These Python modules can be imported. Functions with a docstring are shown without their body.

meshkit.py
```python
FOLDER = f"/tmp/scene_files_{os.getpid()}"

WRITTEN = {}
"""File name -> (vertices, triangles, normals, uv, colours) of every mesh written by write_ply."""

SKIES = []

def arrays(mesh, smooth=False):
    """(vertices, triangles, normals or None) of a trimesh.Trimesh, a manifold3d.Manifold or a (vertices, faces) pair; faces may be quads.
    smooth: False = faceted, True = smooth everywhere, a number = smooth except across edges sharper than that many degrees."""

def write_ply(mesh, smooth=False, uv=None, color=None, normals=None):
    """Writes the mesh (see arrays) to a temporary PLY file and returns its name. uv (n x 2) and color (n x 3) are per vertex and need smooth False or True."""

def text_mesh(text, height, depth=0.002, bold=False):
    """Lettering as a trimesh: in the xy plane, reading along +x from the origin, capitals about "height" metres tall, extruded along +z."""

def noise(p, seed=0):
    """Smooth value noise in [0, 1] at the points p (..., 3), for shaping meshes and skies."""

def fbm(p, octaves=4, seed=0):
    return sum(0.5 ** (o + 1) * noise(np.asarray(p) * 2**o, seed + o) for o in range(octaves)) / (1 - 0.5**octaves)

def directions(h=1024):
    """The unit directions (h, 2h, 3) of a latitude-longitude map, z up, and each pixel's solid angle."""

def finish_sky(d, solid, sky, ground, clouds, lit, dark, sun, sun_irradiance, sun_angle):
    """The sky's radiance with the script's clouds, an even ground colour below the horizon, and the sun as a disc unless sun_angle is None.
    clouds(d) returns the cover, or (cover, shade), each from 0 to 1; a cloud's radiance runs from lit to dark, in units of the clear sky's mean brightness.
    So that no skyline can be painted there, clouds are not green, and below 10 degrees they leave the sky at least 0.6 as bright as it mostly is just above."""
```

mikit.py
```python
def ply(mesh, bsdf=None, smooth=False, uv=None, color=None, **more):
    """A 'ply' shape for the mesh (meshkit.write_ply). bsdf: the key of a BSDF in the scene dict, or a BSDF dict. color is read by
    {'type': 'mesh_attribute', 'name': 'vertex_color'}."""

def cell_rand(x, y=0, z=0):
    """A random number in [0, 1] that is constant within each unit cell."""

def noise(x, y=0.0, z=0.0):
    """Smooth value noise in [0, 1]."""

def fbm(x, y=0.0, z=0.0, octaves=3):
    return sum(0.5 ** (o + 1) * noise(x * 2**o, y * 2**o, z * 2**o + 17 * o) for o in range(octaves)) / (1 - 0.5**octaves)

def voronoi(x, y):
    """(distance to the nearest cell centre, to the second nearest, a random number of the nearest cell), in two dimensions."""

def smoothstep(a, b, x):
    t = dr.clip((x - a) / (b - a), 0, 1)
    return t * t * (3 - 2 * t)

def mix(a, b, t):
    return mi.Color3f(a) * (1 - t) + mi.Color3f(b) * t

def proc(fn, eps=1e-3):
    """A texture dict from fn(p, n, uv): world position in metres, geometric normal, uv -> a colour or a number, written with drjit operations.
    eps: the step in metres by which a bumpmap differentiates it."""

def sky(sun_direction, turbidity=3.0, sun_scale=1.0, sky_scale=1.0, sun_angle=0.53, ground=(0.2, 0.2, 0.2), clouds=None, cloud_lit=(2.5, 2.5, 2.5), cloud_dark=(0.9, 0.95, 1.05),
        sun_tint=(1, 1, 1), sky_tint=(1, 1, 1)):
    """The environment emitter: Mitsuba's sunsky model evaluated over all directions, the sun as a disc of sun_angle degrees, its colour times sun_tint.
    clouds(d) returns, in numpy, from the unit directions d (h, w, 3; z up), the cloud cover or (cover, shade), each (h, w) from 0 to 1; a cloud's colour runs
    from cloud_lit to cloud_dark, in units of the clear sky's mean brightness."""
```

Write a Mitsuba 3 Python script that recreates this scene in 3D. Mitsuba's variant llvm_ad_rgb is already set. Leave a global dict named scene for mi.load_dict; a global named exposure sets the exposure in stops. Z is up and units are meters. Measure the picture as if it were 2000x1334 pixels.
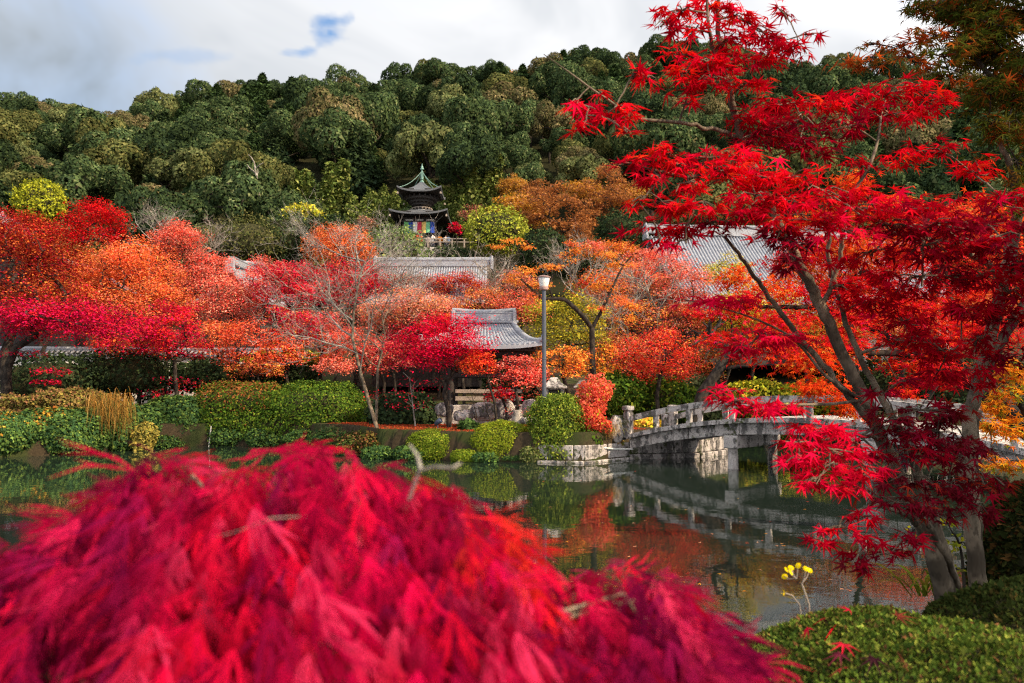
import math, random
import numpy as np, trimesh, manifold3d, shapely
import drjit as dr
import mitsuba as mi
import mikit
from meshkit import noise as mnoise, fbm as mfbm

scene, labels = {}, {}
T = mi.ScalarTransform4f

# ------------------------------------------------------------------ camera, sky, exposure
EYE = np.array([0.0, 0.0, 2.6])
FOC, CX, CY, HORIZON = 1400.0, 1000.0, 667.0, 770.0          # of the photograph's 2000 x 1334 pixels
PITCH = math.atan((HORIZON - CY) / FOC)
FWD = np.array([0, math.cos(PITCH), math.sin(PITCH)])
UPV = np.array([0, -math.sin(PITCH), math.cos(PITCH)])
scene['camera'] = {'type': 'thinlens', 'fov': 2 * math.degrees(math.atan(1000 / FOC)), 'fov_axis': 'x',
                   'to_world': T().look_at(origin=EYE.tolist(), target=(EYE + FWD).tolist(), up=[0, 0, 1]),
                   'near_clip': 0.05, 'far_clip': 900.0, 'aperture_radius': 0.0056, 'focus_distance': 8.5}
SUN = np.array([0.72, -0.42, 0.62]); SUN = SUN / np.linalg.norm(SUN)


def clouds(d):
    el = np.maximum(d[..., 2:3], 0.02)
    q = d / (el + 0.30)
    warp = mfbm(q * np.array([2.2, 2.2, 0]) + np.array([5.1, 1.7, 2.0]), octaves=3, seed=9)[..., None] - 0.5
    q = q + warp * 0.35
    n = mfbm(q * np.array([3.4, 3.4, 0.0]) + np.array([3.1, 7.7, 1.0]), octaves=6, seed=5)
    big = mfbm(q * np.array([1.1, 1.1, 0.0]) + np.array([1.9, 2.2, 4.0]), octaves=4, seed=11)
    cover = np.clip(0.93 + (n - 0.40) * 1.6, 0.0, 1.0)
    px, py = d[..., 0] / np.maximum(d[..., 1], 0.05), d[..., 2] / np.maximum(d[..., 1], 0.05)
    w = mfbm(np.stack([px * 26, py * 40, px * 0], -1), octaves=5, seed=3) - 0.5
    for (gx, gy, sx, sy, a) in ((632, 40, 40, 26, 1.0), (572, 82, 30, 14, .9), (330, 90, 80, 14, .3)):   # the gaps of blue seen in the cloud deck
        x0, y0 = (gx - CX) / FOC, (HORIZON - gy) / FOC
        e = np.sqrt(((px - x0) / (sx / FOC)) ** 2 + ((py - y0) / (sy / FOC)) ** 2) + w * 2.6
        cover = cover * (1 - np.clip(1.25 - e, 0, 1) * (d[..., 1] > 0.1) * a)
    toward = np.clip((d @ SUN) * 0.5 + 0.5, 0, 1)
    shade = np.clip(1.13 - 1.6 * toward + (big - 0.5) * 1.1 + (n - 0.5) * 0.9, 0, 1)
    return cover, shade


scene['sky'] = mikit.sky(SUN.tolist(), turbidity=3.0, sun_scale=1.1, sky_scale=1.6, sun_angle=1.2, clouds=clouds,
                         cloud_lit=(2.45, 2.4, 2.38), cloud_dark=(0.54, 0.67, 0.81), sun_tint=(1.0, 0.96, 0.91))
exposure = 2.05


def P(px, py, Y):
    """The point at depth Y (metres in front of the eye) that the photograph shows at pixel (px, py)."""
    d = FWD + (px - CX) / FOC * np.array([1.0, 0, 0]) - (py - CY) / FOC * UPV
    return EYE + d * (Y / d[1])


def M(n, Y):
    """n pixels at depth Y, in metres."""
    return n / FOC * Y


# ------------------------------------------------------------------ materials
def lin(r, g, b):
    c = np.array([r, g, b]) / 255.0
    return np.where(c < 0.04045, c / 12.92, ((c + 0.055) / 1.055) ** 2.4)


VCOL = {'type': 'mesh_attribute', 'name': 'vertex_color'}
scene['m_leaf'] = {'type': 'principledthin', 'base_color': VCOL, 'roughness': 0.4, 'diff_trans': 0.6, 'eta': 1.45}
scene['m_leaf_far'] = {'type': 'principledthin', 'base_color': VCOL, 'roughness': 0.4, 'diff_trans': 0.32, 'eta': 1.45}
scene['m_lace'] = {'type': 'principledthin', 'base_color': VCOL, 'roughness': 0.6, 'diff_trans': 0.6, 'eta': 1.3}
scene['m_evergreen'] = {'type': 'principledthin', 'base_color': VCOL, 'roughness': 0.42, 'diff_trans': 0.2, 'eta': 1.4}


def two(b):
    return {'type': 'twosided', 'bsdf': b}


def bark(c0, c1, scale=9.0):
    def f(p, n, uv):
        a = mikit.fbm(p.x * scale, p.y * scale, p.z * scale * 0.45, 4)
        b = mikit.fbm(p.x * 40 + 9, p.y * 40, p.z * 18, 3)
        return mikit.mix(mikit.mix(c0, c1, mikit.smoothstep(0.38, 0.68, a)), [x * 0.5 for x in c0], mikit.smoothstep(0.55, 0.75, b) * 0.7)
    return two({'type': 'principled', 'base_color': mikit.proc(f), 'roughness': 0.85, 'specular': 0.25})


scene['m_bark_dark'] = bark((0.018, 0.014, 0.012), (0.055, 0.045, 0.036))
scene['m_bark_grey'] = bark((0.075, 0.060, 0.044), (0.22, 0.178, 0.13), 12.0)
scene['m_bark_pale'] = bark((0.20, 0.185, 0.165), (0.42, 0.39, 0.35), 5.0)


def f_stone(p, n, uv):
    g = mikit.noise(p.x * 48, p.y * 48, p.z * 48)
    tone = mikit.fbm(p.x * 2.2, p.y * 2.2, p.z * 2.2, 3)
    base = mikit.mix(mikit.mix((0.38, 0.35, 0.34), (0.54, 0.50, 0.48), tone), (0.14, 0.13, 0.13), mikit.smoothstep(0.55, 0.82, g) * 0.8)
    streak = mikit.fbm(p.x * 4.5 + 5, p.y * 4.5, p.z * 0.55, 4)
    patch = mikit.fbm(p.x * 11.0, p.y * 11.0 + 3, p.z * 7.0, 4)
    dark = mikit.smoothstep(0.48, 0.58, streak * 0.66 + patch * 0.34)
    base = mikit.mix(base, (0.04, 0.039, 0.04), dark * 0.80)
    moss = mikit.smoothstep(0.57, 0.66, mikit.fbm(p.x * 3.6 + 31, p.y * 3.6, p.z * 2.0, 4) * 0.7 + patch * 0.3)
    lichen = mikit.smoothstep(0.62, 0.70, mikit.fbm(p.x * 16, p.y * 16 + 8, p.z * 16, 3))
    return mikit.mix(mikit.mix(base, (0.05, 0.06, 0.018), moss * 0.85), (0.42, 0.42, 0.36), lichen * 0.5)


def f_stone_bump(p, n, uv):
    return mikit.fbm(p.x * 14, p.y * 14, p.z * 14, 4) * 0.02


scene['m_stone'] = two({'type': 'bumpmap', 'arbitrary': {**mikit.proc(f_stone_bump, 4e-3)}, 'scale': 1.0,
                        'bsdf': {'type': 'principled', 'base_color': mikit.proc(f_stone), 'roughness': 0.85, 'specular': 0.3}})


def f_tile(p, n, uv):
    a = mikit.noise(p.x * 2.3, p.y * 2.3, p.z * 5)
    b = mikit.fbm(p.x * 11, p.y * 11, p.z * 11, 3)
    return mikit.mix((0.20, 0.225, 0.27), (0.37, 0.395, 0.45), a * 0.5 + b * 0.5)


scene['m_tile'] = two({'type': 'principled', 'base_color': mikit.proc(f_tile), 'roughness': 0.38, 'specular': 0.6})


def f_cypress(p, n, uv):
    b = mikit.fbm(p.x * 3, p.y * 3, p.z * 12, 4)
    return mikit.mix((0.06, 0.07, 0.085), (0.14, 0.15, 0.17), b)


scene['m_shingle'] = two({'type': 'principled', 'base_color': mikit.proc(f_cypress), 'roughness': 0.6, 'specular': 0.4})


def f_wood(p, n, uv):
    b = mikit.fbm(p.x * 6, p.y * 6, p.z * 1.5, 4)
    return mikit.mix((0.012, 0.010, 0.010), (0.035, 0.028, 0.025), b)


scene['m_darkwood'] = two({'type': 'principled', 'base_color': mikit.proc(f_wood), 'roughness': 0.7})


def f_oldwood(p, n, uv):
    b = mikit.fbm(p.x * 5, p.y * 5, p.z * 20, 4)
    return mikit.mix((0.20, 0.16, 0.13), (0.42, 0.36, 0.31), b)


scene['m_oldwood'] = two({'type': 'principled', 'base_color': mikit.proc(f_oldwood), 'roughness': 0.8})


def f_plaster(p, n, uv):
    b = mikit.fbm(p.x * 1.6, p.y * 1.6, p.z * 1.0, 4)
    return mikit.mix((0.62, 0.60, 0.56), (0.80, 0.79, 0.76), b)


scene['m_plaster'] = two({'type': 'principled', 'base_color': mikit.proc(f_plaster), 'roughness': 0.9})


def paint(r, g, b, rough=0.6, metallic=0.0):
    return two({'type': 'principled', 'base_color': {'type': 'rgb', 'value': [float(x) for x in lin(r, g, b)]}, 'roughness': rough, 'metallic': metallic})


scene['m_verdigris'] = paint(120, 160, 150, 0.5)
scene['m_lamp_glass'] = paint(238, 236, 234, 0.25)
scene['m_lamp_collar'] = paint(170, 140, 135, 0.5)
scene['m_pole'] = paint(80, 86, 98, 0.4)
scene['m_white_pipe'] = paint(205, 205, 200, 0.5)
scene['m_steel'] = paint(120, 124, 130, 0.35, 0.6)
scene['m_blue_iron'] = paint(52, 64, 88, 0.45)


def f_ground(p, n, uv):
    a = mikit.fbm(p.x * 1.3, p.y * 1.3, p.z, 4)
    b = mikit.fbm(p.x * 12, p.y * 12, p.z * 12, 3)
    c = mikit.mix((0.025, 0.020, 0.013), (0.07, 0.052, 0.032), b)
    return mikit.mix(c, (0.035, 0.05, 0.015), mikit.smoothstep(0.45, 0.62, a) * 0.8)


scene['m_ground'] = two({'type': 'principled', 'base_color': mikit.proc(f_ground), 'roughness': 0.95, 'specular': 0.1})


def f_hill(p, n, uv):
    b = mikit.fbm(p.x * 0.4, p.y * 0.4, p.z * 0.4, 4)
    return mikit.mix((0.012, 0.014, 0.008), (0.03, 0.03, 0.014), b)


scene['m_hill'] = two({'type': 'principled', 'base_color': mikit.proc(f_hill), 'roughness': 0.95, 'specular': 0.05})


def f_ripple(p, n, uv):
    return (mikit.fbm(p.x * 1.7, p.y * 3.2, 0.0, 3) * 0.0016 + mikit.noise(p.x * 9, p.y * 14, 3.0) * 0.00022)


scene['m_water'] = {'type': 'bumpmap', 'arbitrary': {**mikit.proc(f_ripple, 2e-2)}, 'scale': 1.0,
                    'bsdf': {'type': 'principled', 'base_color': {'type': 'rgb', 'value': [0.008, 0.014, 0.010]}, 'roughness': 0.02, 'specular': 0.5}}
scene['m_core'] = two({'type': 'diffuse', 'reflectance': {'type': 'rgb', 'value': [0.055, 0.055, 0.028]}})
scene['m_flat'] = two({'type': 'principled', 'base_color': VCOL, 'roughness': 0.75, 'specular': 0.3})


# ------------------------------------------------------------------ helpers
COUNT = {}


def key_of(name):
    n = COUNT.get(name, 0)
    COUNT[name] = n + 1
    return name if n == 0 else f'{name}_{n:03d}'


def lab(key, label, category=None, group=None, kind=None):
    d = {}
    if label: d['label'] = label
    if category: d['category'] = category
    if group: d['group'] = group
    if kind: d['kind'] = kind
    labels[key] = d


def put(key, mesh, bsdf, smooth=False, color=None, **more):
    scene[key] = mikit.ply(mesh, bsdf, smooth, color=color, **more)
    return key


def part(parent, name, mesh, bsdf, smooth=False, color=None):
    return put(key_of(parent + '__' + name), mesh, bsdf, smooth, color)


def unit(v):
    v = np.asarray(v, float)
    return v / np.maximum(np.linalg.norm(v, axis=-1, keepdims=True), 1e-9)


def join(ms):
    """Joins (V, F[, C]) pieces."""
    vs, fs, cs, at = [], [], [], 0
    for m in ms:
        vs.append(m[0]); fs.append(np.asarray(m[1]) + at); at += len(m[0])
        if len(m) > 2: cs.append(m[2])
    return (np.vstack(vs), np.vstack(fs)) if not cs else (np.vstack(vs), np.vstack(fs), np.vstack(cs))


def tm(m):
    return np.asarray(m.vertices), np.asarray(m.faces)


def box(cx, cy, cz, sx, sy, sz, ang=0.0, bev=0.0):
    """A box about its centre, turned by ang about z, edges bevelled by bev."""
    if bev > 0:
        e = np.array([sx, sy, sz]) / 2
        pts = []
        for s in np.array(np.meshgrid([-1, 1], [-1, 1], [-1, 1])).reshape(3, -1).T:
            for k in range(3):
                q = e - bev; q[k] = e[k]
                pts.append(s * q)
        m = trimesh.convex.convex_hull(np.array(pts))
    else:
        m = trimesh.creation.box((sx, sy, sz))
    v, f = tm(m)
    c, s = math.cos(ang), math.sin(ang)
    R = np.array([[c, -s, 0], [s, c, 0], [0, 0, 1]])
    return v @ R.T + np.array([cx, cy, cz]), f


def hexa(p):
    """Eight corners (bottom four, then top four, both counter-clockwise) as a solid."""
    f = [[0, 2, 1], [0, 3, 2], [4, 5, 6], [4, 6, 7]]
    for i in range(4):
        j = (i + 1) % 4
        f += [[i, j, 4 + j], [i, 4 + j, 4 + i]]
    return np.asarray(p, float), np.array(f)


def tube(pts, rad, sides=6, cap=True):
    p = np.asarray(pts, float)
    r = np.broadcast_to(np.asarray(rad, float), (len(p),))
    t = unit(np.gradient(p, axis=0))
    ref = np.array([0.31, 0.17, 0.93]) if abs(t[0] @ np.array([0.31, 0.17, 0.93])) < 0.9 else np.array([1.0, 0, 0])
    a = unit(np.cross(t, ref)); b = np.cross(t, a)
    ang = np.arange(sides) * 2 * np.pi / sides
    v = (p[:, None] + r[:, None, None] * (np.cos(ang)[None, :, None] * a[:, None] + np.sin(ang)[None, :, None] * b[:, None])).reshape(-1, 3)
    i, j = np.meshgrid(np.arange(len(p) - 1), np.arange(sides), indexing='ij')
    q = np.stack([i * sides + j, i * sides + (j + 1) % sides, (i + 1) * sides + (j + 1) % sides, (i + 1) * sides + j], -1).reshape(-1, 4)
    f = np.vstack([q[:, [0, 1, 2]], q[:, [0, 2, 3]]])
    if cap:
        n = len(p) * sides
        v = np.vstack([v, p[:1], p[-1:]])
        k = np.arange(sides)
        f = np.vstack([f, np.stack([np.full(sides, n), (k + 1) % sides, k], 1),
                       np.stack([np.full(sides, n + 1), n - sides + k, n - sides + (k + 1) % sides], 1)])
    return v, f


def lathe(prof, x, y, z, n=16, square=False, turn=0.0):
    """A turned profile [(r, z)...]; square: four-sided with r as half width."""
    if square:
        n, turn, prof = 4, turn + math.pi / 4, [(r * math.sqrt(2), h) for r, h in prof]
    ang = np.arange(n) * 2 * np.pi / n + turn
    pr = np.array(prof, float)
    v = np.stack([pr[:, None, 0] * np.cos(ang), pr[:, None, 0] * np.sin(ang), np.repeat(pr[:, 1:2], n, 1)], -1).reshape(-1, 3)
    i, j = np.meshgrid(np.arange(len(pr) - 1), np.arange(n), indexing='ij')
    q = np.stack([i * n + j, i * n + (j + 1) % n, (i + 1) * n + (j + 1) % n, (i + 1) * n + j], -1).reshape(-1, 4)
    return v + np.array([x, y, z]), np.vstack([q[:, [0, 1, 2]], q[:, [0, 2, 3]]])


# leaf shapes, lying in xy, base at the origin, pointing along +x, about 1 long
def palm(lobes, notch, back=-0.12):
    tips = [(math.radians(a), l) for a, l in lobes]
    tips.sort()
    v = [(0, 0, 0)]
    ring = []
    for k, (a, l) in enumerate(tips):
        ring.append((l * math.cos(a), l * math.sin(a), -0.16 * l * l))
        if k < len(tips) - 1:
            b = (a + tips[k + 1][0]) / 2
            nl = notch * min(1.0, 0.55 + 0.45 * min(l, tips[k + 1][1]))
            ring.append((nl * math.cos(b), nl * math.sin(b), 0.02))
    v += ring
    f = [[0, i, i + 1] for i in range(1, len(ring))]
    return np.array(v, float), np.array(f)


PALM7 = palm([(0, 1.0), (36, .95), (-36, .95), (74, .78), (-74, .78), (122, .42), (-122, .42)], 0.25)
PALM5 = palm([(0, 1.0), (45, .92), (-45, .92), (98, .62), (-98, .62)], 0.28)
PALM5N = palm([(0, 1.0), (40, .95), (-40, .95), (86, .72), (-86, .72)], 0.25)
RHOMB = (np.array([[0, 0, 0], [.5, .3, .07], [1, 0, 0], [.5, -.3, .07]]), np.array([[0, 2, 1], [0, 3, 2]]))
STAR3 = (np.array([[0, 0, 0], [1, 0, -.1], [.35, .22, 0.03], [.5, .8, -.08], [.35, -.22, .03], [.5, -.8, -.08], [0, 0.2, 0], [0, -.2, 0]]), np.array([[0, 1, 2], [0, 4, 1], [0, 2, 3], [0, 5, 4]]))
TRI = (np.array([[0, -.38, 0], [0, .38, 0], [1, 0, 0.0]]), np.array([[0, 2, 1]]))
IVY = (np.array([[0, 0, 0], [.25, .55, -.05], [1, 0, -.05], [.25, -.55, -.05]]), np.array([[0, 2, 1], [0, 3, 2]]))
NEEDLE = (np.array([[0, -.06, 0], [0, .06, 0], [1, 0, -0.1]]), np.array([[0, 2, 1]]))


def lace(rng):
    """A finely cut leaf: long thin strips that spread, bend and hang, no two leaves quite alike."""
    vs, fs = [], []
    for a, l in ((0, 1.0), (10, .95), (-11, .96), (22, .86), (-23, .84), (40, .66), (-38, .64)):
        a = math.radians(a + rng.normal(0, 4)); at = len(vs); l = l * rng.uniform(.72, 1.08); bend = rng.normal(0, .22); dz = rng.uniform(.15, .55)
        for t, w in ((0.0, .004), (.25, .009), (.6, .021), (1.0, 0.0)):
            b = a * (1 - .3 * t) + bend * t * t
            x, z = l * t, -dz * (l * t) ** 2 - 0.12 * t * abs(a)
            c, s_ = math.cos(b), math.sin(b)
            vs += [(x * c - w * s_, x * s_ + w * c, z), (x * c + w * s_, x * s_ - w * c, z)]
        for k in range(3):
            i = at + 2 * k
            fs += [[i, i + 1, i + 3], [i, i + 3, i + 2]]
    return np.array(vs, float), np.array(fs)


LACES = [lace(np.random.default_rng(400 + i)) for i in range(8)]


def leaves(shape, pos, nrm, fwd, size, col):
    """One leaf per row as one mesh (V, F, C)."""
    v, f = shape
    n = unit(nrm)
    x = unit(fwd - (fwd * n).sum(1, keepdims=True) * n)
    y = np.cross(n, x)
    s = np.asarray(size, float).reshape(-1, 1, 1) * np.ones((len(pos), 1, 1))
    V = pos[:, None] + s * (v[None, :, :1] * x[:, None] + v[None, :, 1:2] * y[:, None] + v[None, :, 2:] * n[:, None])
    k = len(v)
    F = (f[None] + (np.arange(len(pos)) * k)[:, None, None]).reshape(-1, 3)
    return V.reshape(-1, 3), F, np.repeat(np.clip(col, 0.001, 0.95), k, 0)


def pick(rng, palette, n, jitter=0.16):
    """n colours mixed between palette entries [(weight, rgb)...]."""
    w = np.array([p[0] for p in palette], float); c = np.array([p[1] for p in palette], float)
    a = c[rng.choice(len(w), n, p=w / w.sum())]
    b = c[rng.choice(len(w), n, p=w / w.sum())]
    t = rng.random((n, 1)) ** 2 * 0.5
    return (a * (1 - t) + b * t) * np.exp(rng.normal(0, jitter, (n, 1)))


# leaf colours
CRIMSON = lin(206, 24, 82); RED = lin(224, 40, 48); DEEP = lin(146, 16, 50); ORANGE = lin(236, 124, 54); CORAL = lin(238, 116, 94)
RUST = lin(176, 84, 50); GOLD = lin(236, 172, 72); YELLOW = lin(226, 204, 70); PINK = lin(234, 152, 138); TAN = lin(206, 158, 118)
LIME = lin(168, 178, 52); GREEN = lin(92, 112, 40); DARKG = lin(56, 72, 34); OLIVE = lin(122, 120, 52); MAROON = lin(104, 10, 32); BLUEG = lin(70, 96, 72)
P_CRIMSON = [(5, CRIMSON), (3, RED), (2, DEEP)]
P_RED = [(4, RED), (2, CRIMSON), (2, lin(238, 84, 58))]
P_REDORANGE = [(3, lin(236, 82, 54)), (2, ORANGE), (2, RED)]
P_ORANGE = [(4, ORANGE), (3, lin(234, 146, 72)), (3, CORAL), (1, lin(228, 166, 116))]
P_CORAL = [(4, CORAL), (2, lin(230, 132, 96)), (3, PINK), (1, RED)]
P_DARKRED = [(3, lin(150, 24, 24)), (3, RUST), (2, DEEP), (1, ORANGE)]
P_GOLD = [(4, GOLD), (3, lin(238, 152, 62)), (2, ORANGE), (1, CORAL)]
P_YELLOWGREEN = [(4, LIME), (2, YELLOW), (2, GREEN)]
P_PINKTAN = [(3, PINK), (3, TAN), (2, CORAL)]
P_MAROON = [(4, lin(128, 14, 38)), (3, DEEP), (2, MAROON), (1, CRIMSON)]
P_HEDGE = [(4, lin(84, 112, 36)), (3, lin(56, 82, 34)), (1, lin(130, 140, 50))]
P_IVY = [(4, lin(56, 84, 52)), (3, lin(80, 108, 52)), (1, lin(110, 130, 60))]
P_AZALEA = [(4, lin(112, 132, 38)), (3, lin(84, 108, 32)), (1, lin(160, 160, 60))]


# ------------------------------------------------------------------ the lie of the land
POND = shapely.Polygon([(-60, 26), (-21.1, 29.6), (-19.2, 31.7), (-17.9, 35.2), (-14.6, 36.6), (-10.4, 36.0), (-7.6, 33), (-5.6, 29.8), (-2.2, 28.4), (0.9, 27.6), (2.75, 27.25),
                        (4.9, 29.2), (7.6, 29.9), (9.8, 32), (10, 40), (14, 42.5), (22, 41), (30, 36), (30, 26), (21, 21.5), (15.5, 18.2), (11.5, 13), (8.3, 9.3), (5.2, 6.9), (3.0, 5.2), (1.2, 3.6), (0.2, 2.2), (-2, 1.5), (-7, 2), (-16, 4), (-60, 8)])
SKYLINE = np.array([(-700, 250), (-300, 235), (0, 203), (120, 214), (200, 217), (300, 192), (400, 166), (500, 147), (600, 150), (700, 148), (800, 136), (900, 114), (1000, 108), (1100, 88), (1200, 80), (1300, 75),
                    (1400, 78), (1500, 88), (1600, 100), (1700, 106), (1850, 130), (2000, 150), (2300, 175), (2700, 230)], float)
RIDGE_Y, FOOT_Y = 235.0, 72.0


def smooth(a, b, x):
    t = np.clip((x - a) / (b - a), 0, 1)
    return t * t * (3 - 2 * t)


def land(x, y):
    """Height of the land (outside the pond) at x, y."""
    x, y = np.asarray(x, float), np.asarray(y, float)
    base = 1.15 + 3.6 * smooth(38, 62, y) + 5.5 * smooth(56, 80, y) + 0.25 * (mfbm(np.stack([x * .12, y * .12, x * 0], -1), 3) - .5)
    px = CX + x / np.maximum(y, 40) * FOC
    top = 2.6 + RIDGE_Y * (HORIZON - np.interp(px, SKYLINE[:, 0], SKYLINE[:, 1])) / FOC - 11.0
    t = np.clip((y - FOOT_Y) / (RIDGE_Y - FOOT_Y), 0, 1)
    hill = 8.5 + (top - 8.5) * (0.75 * t + 0.25 * (1 - (1 - t) ** 1.35)) + 5 * (mfbm(np.stack([x * .02, y * .02, x * 0 + 4], -1), 3) - .5) * np.minimum(1, t * 6)
    back = np.where(y > RIDGE_Y, (y - RIDGE_Y) * 0.25, 0)
    z = np.where(y < FOOT_Y, base, np.maximum(base, hill - back))
    terrace = np.exp(-np.maximum(0, np.hypot((x + 11.4) / 1.3, (y - 93)) - 5.0) ** 2 / 10.0)
    return z * (1 - terrace) + 21.3 * terrace


def ground_z(x, y):
    x, y = np.broadcast_arrays(np.asarray(x, float), np.asarray(y, float))
    sd = shapely.distance(POND.exterior, shapely.points(x, y)) * np.where(shapely.contains_xy(POND, x, y), -1, 1)
    return -1.2 + (land(x, y) + 1.2) * smooth(-0.16, 0.10, sd)


def grid(xs, ys, fz):
    X, Y = np.meshgrid(xs, ys)
    Z = fz(X.ravel(), Y.ravel())
    v = np.stack([X.ravel(), Y.ravel(), Z], 1)
    nx = len(xs)
    i, j = np.meshgrid(np.arange(len(ys) - 1), np.arange(nx - 1), indexing='ij')
    q = np.stack([i * nx + j, i * nx + j + 1, (i + 1) * nx + j + 1, (i + 1) * nx + j], -1).reshape(-1, 4)
    return v, np.vstack([q[:, [0, 1, 2]], q[:, [0, 2, 3]]])


gxs = np.r_[np.linspace(-75, -23, 40), np.linspace(-22.8, 11, 150), np.linspace(11.3, 75, 60)]
gys = np.r_[np.linspace(-30, -1, 14), np.linspace(-.8, 14, 60), np.linspace(14.4, 26, 24), np.linspace(26.15, 38, 64), np.linspace(38.4, 74, 40)]
put('ground', grid(gxs, gys, ground_z), 'm_ground', True)
lab('ground', 'garden ground and pond bed with mossy earth and fallen leaves', kind='structure')
put('hill', grid(np.linspace(-420, 420, 200), np.linspace(74, 420, 90), land), 'm_hill', True)
lab('hill', 'steep wooded hillside rising behind the temple garden', kind='structure')
w = np.array([[-75, -10, 0], [75, -10, 0], [75, 60, 0], [-75, 60, 0]], float)
put('pond_water', (w, np.array([[0, 1, 2], [0, 2, 3]])), 'm_water')
lab('pond_water', 'dark green still pond water mirroring the bridge and trees', kind='structure')


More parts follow.
